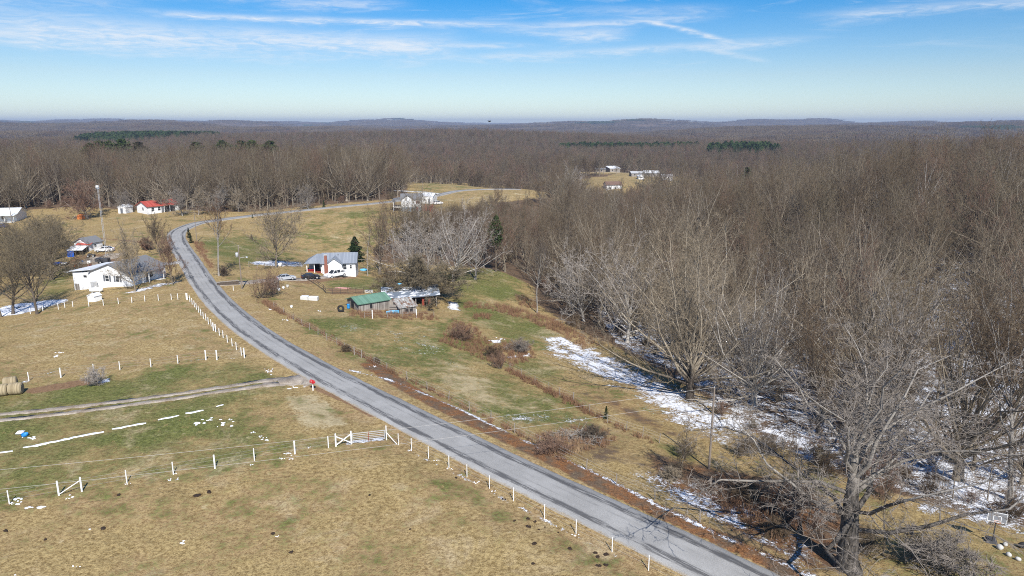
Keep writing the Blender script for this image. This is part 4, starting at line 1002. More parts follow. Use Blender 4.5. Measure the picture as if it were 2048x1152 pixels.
p = at(992, 188); place_tree('cedar_tree', make_conifer(height_for(p, 433), 1, 'pine', 1100, .3), (BARK, CEDAR), p, 'bright dark green cedar among the bare valley trees', 'evergreen', 1, (.72, .72, 1))
conifer('cedar_tree', (711, 522), 474, 2, 'dark cedar behind the slate-roofed house', 2200, 2.1)
conifer('cedar_bush', (1212, 838), 812, 3, 'small green cedar bush on the field fence', 900, 1.3)
conifer('cedar_bush', (378, 476), 455, 4, 'brownish cedar on the inside of the road bend', 900, 1.2)
conifer('cedar_bush', (382, 486), 466, 5, 'second brownish cedar just below the first at the bend', 900, 1.3)
conifer('cedar_bush', (505, 436), 428, 6, 'small dark cedar at the road edge past the bend', 500, 1.6)
conifer('cedar_bush', (648, 415), 400, 7, 'dark cedar in the edge of the long wood', 900, 1.3)
conifer('cedar_tree', (1480, 0), 338, 8, 'dark lone cedar over the right wood', 1200, 1.4, 420, .4)
for k, (uu, vt, ds) in enumerate([(212, 289, 520), (231, 284, 525), (249, 285, 530), (273, 281, 525), (305, 286, 530), (416, 286, 530), (467, 283, 525), (503, 284, 530), (524, 283, 528), (558, 284, 530)]):
    p = at(uu, ds); h = height_for(p, vt); ms = make_conifer(h, 40+k, 'pine', 1100, .42)
    place_tree('pine_tree', ms, (BARK, CEDAR), p, ['leftmost of the dark pines topping the long wood', 'second pine from the left above the long wood', 'third pine from the left above the long wood', 'biggest rounded pine above the long wood', 'small pine right of the biggest pine', 'lone small pine in the middle of the wood top',
               'rounded pine right of the middle of the wood top', 'first of the close pair of pines on the wood top', 'second of the close pair of pines on the wood top', 'rightmost pine on the top of the long wood'][k], 'pine', k, (1.35, 1.35, 1))

# weeds and tall dry grass
def tuft(seed, n, h, spread, w):
    rnd = random.Random(seed); tri = []
    for k in range(n):
        a = rnd.uniform(0, 6.283); q = spread*math.sqrt(rnd.random())*.5; b = Vector((q*math.cos(a), q*math.sin(a), -.03)); L = h*rnd.uniform(.45, 1.1)
        d = Vector((rnd.gauss(0, .28), rnd.gauss(0, .28), 1)).normalized(); e = d.orthogonal().normalized()*w; e.rotate(Matrix.Rotation(rnd.uniform(0, 6.28), 3, d))
        tri.append((tuple(b-e), tuple(b+e), tuple(b+d*L)))
    return mk_mesh('tuft', np.array(tri).reshape(-1, 3), np.zeros((0, 4), int), np.arange(len(tri)*3).reshape(-1, 3))
def tufts(seed, material, n, h, spread, w):
    m = tuft(seed, n, h, spread, w); m.materials.append(material); return bpy.data.objects.new('tuft', m)
weeds = [tufts(k, WEED, 38, 1.15, .9, .022) for k in range(4)]
grass = [tufts(10+k, STRAWG, 26, .30, .5, .012) for k in range(4)]
def fill(pix, s, prob=1.0, world=None):
    poly = np.array(world or zone(pix)); q = jitter_grid(poly[:, 0].min(), poly[:, 0].max(), poly[:, 1].min(), poly[:, 1].max(), s)
    return q[(sdf(q, poly) < 0) & (rng.rand(len(q)) < prob)]
def along(pix, s, width, prob=1.0):
    C = catmull(zone(pix), s); C = np.repeat(C, 3, 0) + rng.normal(0, width, (len(C)*3, 2)); return C[rng.rand(len(C)) < prob]
WEEDS_PX = [[(905,640),(950,655),(990,690),(1050,680),(1075,715),(1020,735),(975,725),(920,700),(880,685)], [(1065,628),(1110,640),(1200,690),(1170,700),(1110,665),(1050,640)], [(700,622),(850,625),(880,640),(830,640),(700,634)],
            [(1060,875),(1180,845),(1240,880),(1180,905),(1100,915)], [(930,605),(1010,612),(1060,625),(1050,640),(1000,625),(930,617)], [(945,628),(985,630),(985,640),(945,638)], [(1400,960),(1560,990),(1620,1050),(1540,1080),(1440,1020)], [(1030,590),(1065,600),(1075,620),(1040,612)]]
wq = np.concatenate([fill(p, .75, .72) for p in WEEDS_PX] + [along([(1020,742),(1050,758),(1100,785),(1150,808),(1180,828)], .6, .45), along([(1180,828),(1230,850),(1300,885)], .8, .35, .5), along([(560,625),(640,665),(720,712),(800,755),(880,790),(960,830),(1060,880)], .9, .35, .55), along([(395,485),(405,510),(420,535)], .8, .8, .8), along([(530,605),(560,625)], .5, .5, .9)])
wq = wq[road_near(wq)[0] > 3.4]
rot = np.zeros((len(wq), 3)); rot[:, 2] = rng.uniform(0, 6.28, len(wq)); s3 = rng.uniform(.45, 1.15, (len(wq), 1))
tag(scatter('dry_weeds', weeds, np.column_stack([wq, H(wq)]), rng.randint(0, 4, len(wq)), rot, np.repeat(s3, 3, 1)), 'red-brown dry weeds along fences and below the barns', 'weeds')
gq = np.concatenate([fill([(1060,900),(1250,960),(1400,1040),(1600,1152),(1700,1152),(1450,1010),(1300,940),(1150,880)], .6, .5), fill([(0,1160),(0,960),(640,890),(800,890),(1330,1160)], 1.15, .55), fill([(600,640),(900,680),(1180,835),(1080,870),(900,800),(740,720)], 1.2, .6), fill([(0,840),(560,780),(680,880),(0,960)], 1.3, .5), fill([(0,640),(370,605),(480,705),(0,760)], 1.5, .45)])
gq = gq[road_near(gq)[0] > 3.0]
rot = np.zeros((len(gq), 3)); rot[:, 2] = rng.uniform(0, 6.28, len(gq)); s3 = rng.uniform(.35, 1.0, (len(gq), 1))
tag(scatter('dry_grass', grass, np.column_stack([gq, H(gq)]), rng.randint(0, 4, len(gq)), rot, np.repeat(s3, 3, 1)), 'tufts of dry straw-coloured grass across the pastures', 'grass')

# patches of snow lying on the grass
sn = MB(); srnd = random.Random(8)
def snow_patch(uv, ru, rv_, n=26):
    c = hit(*uv); e = hit(uv[0]+ru, uv[1]); g = hit(uv[0], uv[1]-rv_); a = math.dist(c[:2], e[:2]); b = math.dist(c[:2], g[:2]); th = math.atan2(e[1]-c[1], e[0]-c[0])
    pts = []; ph = srnd.uniform(0, 9)
    for k in range(n):
        t = 6.283*k/n; q = .62+.28*math.sin(3*t+ph)*math.sin(1.7*t+2*ph)+srnd.uniform(-.22, .22); x, y = a*q*math.cos(t), b*q*math.sin(t)
        pts.append((c[0]+x*math.cos(th)-y*math.sin(th), c[1]+x*math.sin(th)+y*math.cos(th)))
    inner = [(c[0]+.6*(p[0]-c[0]), c[1]+.6*(p[1]-c[1])) for p in pts]; zo, zi = H(np.array(pts)), H(np.array(inner))
    v = [(p[0], p[1], z-.03) for p, z in zip(pts, zo)] + [(p[0], p[1], z+.035) for p, z in zip(inner, zi)] + [(c[0], c[1], c[2]+.04)]
    sn.add(v, [(k, (k+1) % n, n+(k+1) % n, n+k) for k in range(n)] + [(n+k, n+(k+1) % n, 2*n) for k in range(n)])
for a, b, w in (((46, 896), (208, 863.5), 1.0), ((224, 859), (292, 846), .8), ((316, 840), (358, 831), .8), ((371, 827), (407, 821), .7), ((-20, 908), (26, 902), .6), ((432, 813), (447, 810), .5)):
    A, B = hit(*a), hit(*b); n = max(3, int(math.dist(A[:2], B[:2])/.4)); v = []; f = []; tx, ty = (B[0]-A[0]), (B[1]-A[1]); L = math.hypot(tx, ty); nx, ny = -ty/L, tx/L
    for i in range(n+1):
        t = i/n; hw = w*.5*(math.sin(math.pi*(.04+.92*t))**.4)*srnd.uniform(.45, 1.05)*(1.0 if i % 2 else .85); off = srnd.uniform(-.1, .1); x, y = A[0]+tx*t+nx*off, A[1]+ty*t+ny*off
        cc = [(x+nx*hw*q, y+ny*hw*q) for q in (-1, -.55, .5, 1)]; zz = H(np.array(cc))
        v += [(p[0], p[1], z+(.06 if 0 < k < 3 else -.03)) for k, (p, z) in enumerate(zip(cc, zz))]
        if i: f += [((i-1)*4+k+1, i*4+k+1, i*4+k, (i-1)*4+k) for k in range(3)]
    sn.add(v, f)
for uv, ru, rv_ in [((60, 1015), 34, 9), ((33, 1000), 16, 7), ((22, 1007), 10, 3), ((143, 995), 13, 5), ((403, 846), 19, 8), ((418, 840), 22, 5), ((452, 848), 22, 6), ((440, 850), 10, 4), ((50, 871), 24, 8), ((505, 865), 9, 4), ((565, 917), 9, 3), ((583, 918), 8, 3), ((574, 908), 13, 3), ((618, 895), 6, 2), ((340, 960), 6, 3), ((355, 957), 5, 3), ((503, 930), 5, 2),
        ((590, 775), 16, 4), ((541, 744), 12, 4), ((536, 740), 8, 3), ((460, 839), 7, 2.5), ((532, 878), 12, 4), ((180, 1058), 6, 3), ((365, 1085), 12, 6), ((152, 1133), 8, 3), ((553, 1073), 5, 2), ((255, 968), 7, 2), ((350, 948), 6, 2), ((520, 873), 7, 2.5), ((746, 733), 7, 3), ((640, 622), 6, 2), ((540, 618), 8, 3), ((572, 640), 6, 2),
        ((30, 1150), 5, 2), ((985, 681), 11, 4), ((1000, 678), 9, 3), ((112, 712), 12, 3), ((120, 706), 10, 2), ((820, 901), 6, 2), ((900, 937), 9, 3), ((950, 964), 9, 3), ((874, 921), 10, 2), ((985, 982), 8, 3), ((1090, 1040), 9, 3), ((1150, 1072), 10, 3)]:
    for j in range(6): snow_patch((uv[0]+srnd.gauss(0, .42)*ru, uv[1]+srnd.gauss(0, .42)*rv_), ru*srnd.uniform(.12, .42), rv_*srnd.uniform(.12, .5), 9)
tag(sn.build('melting_snow', SNOWM, None, True), 'scraps and long drifts of melting snow on the pasture', 'snow', kind='stuff')

# ------------------------------------------------------------------ fences
def fence(name, posts, label, pm, r=.05, hgt=1.3, strands=(.45, .85, 1.2), wr=.008, wm=WIREM, rails=(), lean=0, seed=0):
    """posts: (u, v, scale); strands of wire run from post to post"""
    pp = hits([(q[0], q[1]) for q in posts]); o = thing(name, pp[0], label, 'fence'); O = Vector(pp[0]); rnd = random.Random(seed); tops = []
    for p, q in zip(pp, posts):
        s = q[2] if len(q) > 2 else 1.0; rr = r*(1.55 if s >= 1.05 else 1.0); b = Vector(p)-O; t = b+Vector((rnd.uniform(-lean, lean), rnd.uniform(-lean, lean), hgt*(s if s > .4 else 1)))
        m = MB().tube(b-Vector((0, 0, .3)), t, rr, rr*.95, 7); m.tube(t, t+Vector((0, 0, .03)), rr*.95, rr*.4, 7); m.build('fence_post', pm, o, False); tops.append((b, t))
    for hh in strands:
        m = MB(); m.path([b.lerp(t, hh/hgt)+Vector((0, -r*.9, 0)) for b, t in tops], wr, 3); m.build('wire', wm, o)
    return o, tops
T_ = 1.1
fo, ft = fence('pasture_fence', [(-60, 1022), (19, 1008), (118, 991, T_), (164, 983, T_), (254, 966), (347, 949), (430, 937, T_), (509, 921), (590, 908, T_), (657, 896), (672, 893, T_), (703, 888, 1.12)], 'white post fence with wire along the near pasture, ending at the gate', WHITE, .055, 1.33)
MB().tube(ft[2][0]+Vector((0, 0, .1)), ft[3][0].lerp(ft[3][1], .8), .045, .045, 6).build('brace', WHITE, fo)
for a, b in ((0, 1), (1, 0)):
    A, B = ft[10], ft[11]; MB().tube(A[0].lerp(A[1], .1 if a == 0 else .8), B[0].lerp(B[1], .8 if a == 0 else .1), .06, .06, 4).build('cross_brace', WHITE, fo)
fo, ft = fence('roadside_fence', [(773, 880, 1.25), (797, 890), (823, 900), (857, 917), (898, 936), (934, 954), (979, 977), (1027, 1002), (1089, 1036), (1152, 1068), (1224, 1104), (1297, 1141), (1385, 1185)], 'white thin-post wire fence running beside the road from the gate', WHITE, .04, 1.35, seed=2)
MB().tube(ft[0][0].lerp(ft[0][1], .55), ft[1][0]+Vector((-.15, 0, .05)), .04, .04, 6).build('brace', WHITE, fo)
fence('paddock_fence', [(58, 762), (122, 755, T_), (188, 745), (240, 740), (302, 734), (356, 727), (412, 720, 1.2), (434, 720, 1.2), (489, 716, 1.25), (483, 711), (473, 700), (464.5, 692.5), (455, 685), (446.5, 676), (439, 671), (431.5, 664, T_), (427, 661, T_), (422.5, 652.5), (417, 648.5), (412, 641), (407, 637.5), (402, 631), (397.5, 625), (393, 619), (389, 614), (384.5, 609), (380, 604), (375, 600, T_)], 'white post fence round the near side of the tan paddock', WHITE, .06, 1.25, seed=3)
fo, ft = fence('paddock_fence', [(61, 628), (86, 622), (117, 619), (130, 616), (146, 614), (178, 613), (207, 611), (237, 608), (264, 606), (290, 603), (317, 601), (343, 599.5), (356, 599), (373, 599, T_)], 'white post fence behind the tan paddock below the gabled house', WHITE, .06, 1.2, seed=4)
fence('roadside_wire_fence', [(548, 616), (567, 628), (586, 640), (605, 652), (619, 660), (636, 670), (654, 681), (674, 690), (691, 700), (709, 710, T_), (723, 716, T_), (748, 729), (774, 741), (815, 760), (855, 780), (897, 800), (939, 822), (982, 840), (1030, 867), (1079, 893), (1172, 939), (1233, 969), (1310, 1000), (1400, 1045)], 'weathered wooden post fence on the right side of the road', OLDPOST, .055, 1.2, lean=.12, seed=5)
fence('field_fence', [(1002, 735, T_), (1020, 741), (1044, 752), (1070, 768), (1098, 781), (1120, 792), (1146, 803, T_), (1179, 827), (1215, 846), (1252, 861), (1285, 873), (1318, 886), (1360, 905)], 'thin weathered wire fence dividing the right field from the snow slope', OLDPOST, .05, 1.25, lean=.15, seed=6)
fo, ft = fence('barn_fence', [(729, 636), (745, 637, 1.2), (775, 637), (805, 636), (833, 635, 1.2), (868, 634)], 'low fence with two white posts in the weeds before the barns', OLDPOST, .05, 1.1, seed=7)
for k in (1, 4): MB().tube(ft[k][0], ft[k][1]+Vector((0, 0, .35)), .09, .09, 8).build('fence_post', WHITE, fo)
fo, ft = fence('pen_fence', [(603, 556), (617, 561), (628, 568), (638, 575), (647, 581), (652, 587.5), (665, 588), (681, 587.5), (696, 587), (712, 587), (727, 586.5), (742, 586)], 'dark board pen fence between the parked cars and the barns', DARKWOOD, .06, 1.35, strands=(), seed=8)
for k in range(len(ft)-1):
    for q in (.25, .6, .92): MB().tube(ft[k][0].lerp(ft[k][1], q), ft[k+1][0].lerp(ft[k+1][1], q), .045, .045, 4).build('rail', DARKWOOD, fo)
fo, ft = fence('yard_fence', [(712, 526), (724, 526), (740, 527), (758, 528), (775, 528)], 'pale rail fence behind the slate-roofed house', OLDPOST, .06, 1.2, strands=(), seed=9)
for k in range(len(ft)-1): MB().tube(ft[k][0].lerp(ft[k][1], .9), ft[k+1][0].lerp(ft[k+1][1], .9), .06, .06, 4).build('rail', OLDPOST, fo)
fence('lane_fence', [(498, 534), (515, 536), (530, 535), (545, 535), (575, 534), (600, 534)], 'grey wire fence behind the big spreading tree', OLDPOST, .06, 1.2, seed=10)
fence('wood_edge_fence', [(655, 409), (675, 408), (697, 406), (720, 404), (745, 402), (770, 400)], 'grey wire fence along the edge of the long wood by the road', OLDPOST, .05, 1.2, seed=11)
# steel field gate between the braced post and the tall post
ga, gb = Vector(hit(706, 888)), Vector(hit(770, 880.5)); gt = thing('farm_gate', ga, 'pale tubular steel farm gate with a dark middle upright', 'gate'); D = gb-ga
for zz in (.2, .38, .56, .76, .98, 1.2): MB().tube(Vector((0, 0, zz)), D+Vector((0, 0, zz)), .028, .028, 6).build('rail', STEEL, gt)
for q, mt in ((0.005, STEEL), (.49, REDWOOD), (.995, STEEL)): MB().tube(D*q+Vector((0, -.03, .16)), D*q+Vector((0, -.03, 1.24)), .035, .035, 6).build('upright', mt, gt)

# ------------------------------------------------------------------ red mailbox
p = hit(626, 781); mb = thing('mailbox', p, 'red mailbox on a white post beside the farm track', 'mailbox', R(-40))
P('post', WHITE, mb, (-.06, .06, -.06, .06, -.3, 1.0)); P('arm', WHITE, mb, (-.2, .25, -.05, .05, .96, 1.04))
pr = [(-.19, 1.06), (.19, 1.06), (.19, 1.28)] + [(.19*math.cos(a), 1.28+.19*math.sin(a)) for a in np.linspace(.3, 2.84, 7)] + [(-.19, 1.28)]
bx = MB().prism(pr, -.36, .36, 'x').build('box', REDPAINT, mb); P('door', REDPAINT, bx, (.362, .38, -.17, .17, 1.08, 1.42)); P('flag', WHITE, bx, (.0, .05, -.22, -.205, 1.2, 1.5)); P('handle', STEEL, bx, (.38, .41, -.03, .03, 1.36, 1.40))

# ------------------------------------------------------------------ buildings
def win(par, x, z, w, h, face='F', dim=None, shutter=False, frame=WHITE, name='window'):
    """window on a wall: F front (y=0), L left (x=0), R right (x=dim)"""
    def put(nm, mt, pr, a0, a1, z0, z1, d0, d1):
        if face == 'F': return P(nm, mt, pr, (a0, a1, -d1, -d0, z0, z1))
        if face == 'L': return P(nm, mt, pr, (-d1, -d0, a0, a1, z0, z1))
        return P(nm, mt, pr, (dim+d0, dim+d1, a0, a1, z0, z1))
    f = put(name, frame, par, x-w/2-.1, x+w/2+.1, z-.1, z+h+.1, -.04, .035)
    put('pane', GLASS, f, x-w/2, x+w/2, z, z+h/2-.03, -.03, .045); put('pane', GLASS, f, x-w/2, x+w/2, z+h/2+.03, z+h, -.03, .045)
    if shutter:
        for q in (-1, 1): put('shutter', SHUTTER, f, x+q*(w/2+.34)-.2, x+q*(w/2+.34)+.2, z-.05, z+h+.05, -.02, .05)
    return f
def building(name, label, L, Rr, depth, wh, rise, ridge, wm, rm, ov=.4, cat='house', skirt=None, sk_h=0, lid=True, width=None, turn=None):
    a, b = Vector(hit(*L)), Vector(hit(*Rr)); d = (b-a); w = width or d.xy.length; rz = math.atan2(d.y, d.x) if turn is None else turn; z = max(a.z, b.z)
    o = thing(name, (a.x, a.y, z), label, cat, rz)
    m = MB(); lo = -1.6; zb = sk_h
    if ridge == 'y': m.prism([(0, lo if not skirt else zb), (w, lo if not skirt else zb), (w, wh), (w/2, wh+rise), (0, wh)], 0, depth, 'y')
    elif ridge == 'x': m.prism([(0, lo if not skirt else zb), (depth, lo if not skirt else zb), (depth, wh), (depth/2, wh+rise), (0, wh)], 0, w, 'x')
    else: m.prism([(0, lo if not skirt else zb), (depth, lo if not skirt else zb), (depth, wh+rise), (0, wh)], 0, w, 'x')          # mono pitch rising to the back
    m.build('wall', wm, o)
    if skirt: P('foundation', skirt, o, (.03, w-.03, .03, depth-.03, -1.6, sk_h))
    r = MB(); t = .14; e = ov; up = .16
    if ridge == 'y':
        k = rise/(w/2); zz = wh-k*e+up; zr = wh+rise+up
        r.slab([(-e, -e, zz), (w/2, -e, zr), (w/2, depth+e, zr), (-e, depth+e, zz)], t); r.slab([(w/2, -e, zr), (w+e, -e, zz), (w+e, depth+e, zz), (w/2, depth+e, zr)], t)
    elif ridge == 'x':
        k = rise/(depth/2); zz = wh-k*e+up; zr = wh+rise+up
        r.slab([(-e, -e, zz), (w+e, -e, zz), (w+e, depth/2, zr), (-e, depth/2, zr)], t); r.slab([(-e, depth/2, zr), (w+e, depth/2, zr), (w+e, depth+e, zz), (-e, depth+e, zz)], t)
    else:
        k = rise/depth; r.slab([(-e, -e, wh-k*e+up), (w+e, -e, wh-k*e+up), (w+e, depth+e, wh+rise+k*e+up), (-e, depth+e, wh+rise+k*e+up)], t)
    rf = r.build('roof', rm, o)
    return o, w, rf
def front_gable(o, x0, x1, y0, y1, wh, rise, wm, rm, lo=-1.5, ov=.35, wall='gable_wall', roof='gable_roof'):
    m = MB().prism([(x0, lo), (x1, lo), (x1, wh), ((x0+x1)/2, wh+rise), (x0, wh)], y0, y1, 'y').build(wall, wm, o)
    c = (x0+x1)/2; k = rise/((x1-x0)/2); zz = wh-k*ov+.18; zr = wh+rise+.18
    r = MB(); r.slab([(x0-ov, y0-ov, zz), (c, y0-ov, zr), (c, y1, zr), (x0-ov, y1, zz)], .14); r.slab([(c, y0-ov, zr), (x1+ov, y0-ov, zz), (x1+ov, y1, zz), (c, y1, zr)], .14)
    rr = r.build(roof, rm, o); return m, rr

# white gabled house on the left
o, w, rf = building('house', 'white gabled house with grey roof behind the tan paddock', (184, 578), (263, 573), 10.5, 2.7, 1.9, 'y', SIDING, SHINGLE)
win(o, w*.42, .85, .85, 1.25, shutter=True); win(o, w*.68, .85, .85, 1.25, shutter=True)
a = P('addition_wall', SIDING, o, (-4.8, -.02, .2, 9.8, -1.9, 2.5)); P('basement_wall', OLDWOOD, o, (-4.58, -3.4, .16, .2, -1.85, -.2))
m = MB().slab([(-5.2, -.3, 2.66), (.5, -.3, 3.28), (.5, 10.1, 3.28), (-5.2, 10.1, 2.66)], .14).build('addition_roof', WHITEROOF, o)
f = P('small_window', WHITE, o, (-2.0, -1.0, .14, .22, 1.25, 1.9)); P('pane', GLASS, f, (-1.92, -1.08, .12, .2, 1.33, 1.82))
P('porch_deck', CONC, o, (w, w+1.5, 3.5, 8.5, -.9, .1)); P('porch_post', WHITE, o, (w+1.3, w+1.45, 3.7, 3.85, .1, 2.5)); P('porch_post', WHITE, o, (w+1.3, w+1.45, 8.1, 8.25, .1, 2.5))
MB().slab([(w, 3.2, 2.85), (w+1.7, 3.2, 2.6), (w+1.7, 8.8, 2.6), (w, 8.8, 2.85)], .12).build('porch_roof', SHINGLE, o)
win(o, 6.0, .9, .9, 1.2, 'R', w); d_ = P('door', SHUTTER, o, (w-.02, w+.05, 4.4, 5.3, .1, 2.1)); P('handle', STEEL, d_, (w+.05, w+.09, 5.15, 5.22, 1.0, 1.1)); P('vent', STEEL, rf, (w*.3, w*.3+.25, 6, 6.25, 3.7, 4.5))
P('air_conditioner', STEEL, o, (1.0, 2.0, -1.2, -.4, -.6, .8))
p = hit(193, 586); t_ = thing('propane_tank', p, 'white propane tank lying before the gabled house', 'tank', R(12)); m = MB()
prof = [(-1.35, 0.02), (-1.28, .25), (-1.1, .42), (-.8, .48), (.8, .48), (1.1, .42), (1.28, .25), (1.35, .02)]; n = 12; v = []; f = []
for x, r_ in prof:
    for k in range(n): v.append((x, r_*math.cos(6.283*k/n), .72+r_*math.sin(6.283*k/n)))
for i in range(len(prof)-1):
    for k in range(n): f.append((i*n+k, i*n+(k+1) % n, (i+1)*n+(k+1) % n, (i+1)*n+k))
m.add(v, f).build('tank_body', WHITE, t_, True); P('leg', STEEL, t_, (-.8, -.6, -.35, .35, -.2, .32)); P('leg', STEEL, t_, (.6, .8, -.35, .35, -.2, .32)); MB().lathe([(.16, 0), (.16, .22), (.02, .28)], 10, (0, 0, 1.18)).build('valve_cap', WHITE, t_, True)
o, w, rf = building('well_house', 'tiny white well house at the paddock fence', (176, 604), (190, 604), 1.6, 1.0, .45, 'y', WHITE, WHITEROOF, .12, 'shed'); P('door', WHITE, o, (.3, .9, -.03, .0, .05, .9))
# small shed and shelter
o, w, rf = building('shed', 'small white shed with grey gable roof beside the white car', (150, 501), (178, 503), 4.6, 2.2, 1.3, 'y', SIDING, SHINGLE, .35, 'shed'); P('door', WHITE, o, (w*.35, w*.65, -.05, 0, 0, 1.9)); win(o, 2.2, 1.0, .7, .7, 'R', w)
p = hit(137, 514); q = hit(166, 512); t_ = thing('lean_to_shelter', p, 'open lean-to with red roof edge and blue tarp side', 'shelter', math.atan2(q[1]-p[1], q[0]-p[0])); w = math.dist(p[:2], q[:2])
for x in (.1, w*.5, w-.1):
    for y in (.1, 3.0): P('post', DARKWOOD, t_, (x-.07, x+.07, y-.07, y+.07, -.6, 1.9+.2*y))
MB().slab([(-.3, -.4, 1.85), (w+.2, -.4, 1.85), (w+.2, 3.3, 2.55), (-.3, 3.3, 2.55)], .06).build('front_roof', WHITEROOF, t_); MB().slab([(.6, 3.1, 2.7), (w+.8, 3.1, 2.7), (w+.8, 4.6, 3.1), (.6, 4.6, 3.1)], .06).build('rear_roof', REDROOF, t_)
tv = []; tf = []
for i in range(9):
    for j in range(2): tv.append((-.12+i*w*.45/8, -.2+.08*math.sin(i*1.9), 1.8*(1-j)-.25*j))
for i in range(8): tf.append((2*i, 2*i+1, 2*i+3, 2*i+2))
link_mesh('tarp', tv + [(x, y+.03, z) for x, y, z in tv], tf + [tuple(k+18 for k in q_[::-1]) for q_ in tf], TARP, t_); P('back_wall', DARKWOOD, t_, (0, w, 3.0, 3.1, -.4, 2.3)); P('side_tarp', TARP, t_, (-.15, -.11, 0, 3, -.2, 1.9))
# antenna mast
p = hit(213, 512); hm = height_for(p, 371); t_ = thing('antenna_mast', p, 'tall thin lattice antenna mast with a white dish on top', 'mast')
for k in range(3):
    a = 2.094*k+.4; MB().tube((.26*math.cos(a), .26*math.sin(a), -.2), (.15*math.cos(a), .15*math.sin(a), hm-.8), .03, .025, 5).build('mast_leg', STEEL, t_)
m = MB(); nb = int(hm/.7)
for i in range(nb):
    z0, z1 = i*hm/nb*.96, (i+1)*hm/nb*.96; r0, r1 = .26-.11*i/nb, .26-.11*(i+1)/nb
    for k in range(3):
        a, b = 2.094*k+.4, 2.094*(k+1)+.4; m.tube((r0*math.cos(a), r0*math.sin(a), z0), (r1*math.cos(b), r1*math.sin(b), z1), .014, .014, 3, False)
m.build('lattice', STEEL, t_); P('antenna_box', WHITE, t_, (-.3, .3, -.25, .25, hm-.9, hm)); MB().lathe([(0, 0), (.3, .06), (.45, .18)], 12, (0, -.3, hm-.6)).build('dish', WHITE, t_)
# far left house and red-roofed house
o, w, rf = building('house', 'low white house with pale metal roof cut by the left picture edge', (-55, 446), (34, 443), 9, 2.6, 1.7, 'x', SIDING, WHITEROOF, .5); P('porch_deck', CONC, o, (w*.5, w, -2.2, 0, -.8, .1))
for x in (w*.55, w*.78, w-.15): P('porch_post', WHITE, o, (x-.08, x+.08, -2.0, -1.84, .1, 2.3))
MB().slab([(w*.48, -2.5, 2.4), (w+.4, -2.5, 2.4), (w+.4, 0, 2.85), (w*.48, 0, 2.85)], .1).build('porch_roof', WHITEROOF, o); win(o, w*.4, .9, 1.1, 1.2); win(o, w*.7, .9, 1.0, 1.2)
o, w, rf = building('house', 'long white house with red metal roof before the wood', (297, 429), (353, 425), 8, 2.6, 1.6, 'x', SIDING, REDROOF, .5, width=12.0, turn=R(54))
for x in (.15, .35): win(o, w*x, .9, 1.0, 1.2)
P('porch_shade_panel', DARK, o, (w*.5, w*.86, -.04, .0, .05, 2.3)); win(o, 3.5, 1.0, .9, 1.1, 'L'); P('door', SHUTTER, o, (w*.42, w*.42+.9, -.06, 0, 0, 2.05))  # dark panel on the flat wall paints in the shade of the porch
for x in (.5, .68, .86): P('porch_post', WHITE, o, (w*x-.07, w*x+.07, -.35, -.2, -.3, 2.45))
o, w, rf = building('shed', 'small white outbuilding in the brush left of the red-roofed house', (237, 427), (252, 427), 4, 2.2, .9, 'y', SIDING, WHITEROOF, .2, 'shed'); P('door', SHUTTER, o, (w*.3, w*.62, -.04, 0, 0, 1.9))
one('playhouse', MB().box(-.9, .9, -.8, .8, -.2, 1.1).prism([(-1.0, 1.1), (1.0, 1.1), (0, 1.8)], -.95, .95, 'y'), ORANGE, hit(162, 438), 'small orange and white playhouse under the rounded bare tree', 'playhouse')
# house with the red deck beyond the field
o, w, rf = building('house', 'white house on a blue-grey basement with a red deck', (803, 423), (843, 423), 9, 4.6, 1.7, 'x', SIDING, SHINGLE, .45, skirt=BLUEBLK, sk_h=1.7)
front_gable(o, .2, w*.62, -.5, 4, 4.6, 1.5, SIDING, SHINGLE, 1.7); P('gable_foundation', BLUEBLK, o, (.25, w*.62-.05, -.46, .02, -1.2, 1.72))
win(o, w*.82, 3.1, 1.0, .8, frame=REDWOOD)
P('door', REDPAINT, o, (w*.72, w*.84, -.06, .03, -.3, 1.5)); win(o, w*.5, .6, .7, .6); P('porch_floor', CONC, o, (-3.2, -.02, .5, 8, 1.4, 1.7)); P('porch_shade', DARK, o, (-2.6, -.03, 3.2, 7.6, -.6, 1.4))  # black block under the porch floor stands in for the shade there
for y in (.7, 4, 7.7): P('porch_post', WHITE, o, (-3.1, -2.9, y-.1, y+.1, -.8, 4.3))
MB().slab([(-3.6, -.2, 4.25), (-.4, -.2, 4.75), (-.4, 8.6, 4.75), (-3.6, 8.6, 4.25)], .14).build('porch_roof', SHINGLE, o)
P('deck', REDWOOD, o, (w+.02, w+4.5, 1, 6, 1.3, 1.55)); P('deck_skirt', REDWOOD, o, (w+.1, w+4.3, 1.15, 1.25, -.8, 1.25))
for k in range(7): P('deck_rail_post', REDWOOD, o, (w+.15+k*.7, w+.25+k*.7, 1.02, 1.12, 1.55, 2.5))
P('deck_rail', REDWOOD, o, (w+.1, w+4.5, 1.0, 1.12, 2.5, 2.6))
o, w, rf = building('shed', 'white metal shed behind the house with the red deck', (842, 407), (866, 408), 8, 2.9, 1.0, 'x', WHITE, WHITEROOF, .25, 'shed'); P('door', SHUTTER, o, (w*.62, w*.75, -.04, 0, 0, 2)); win(o, w*.3, 1.2, .8, .8)
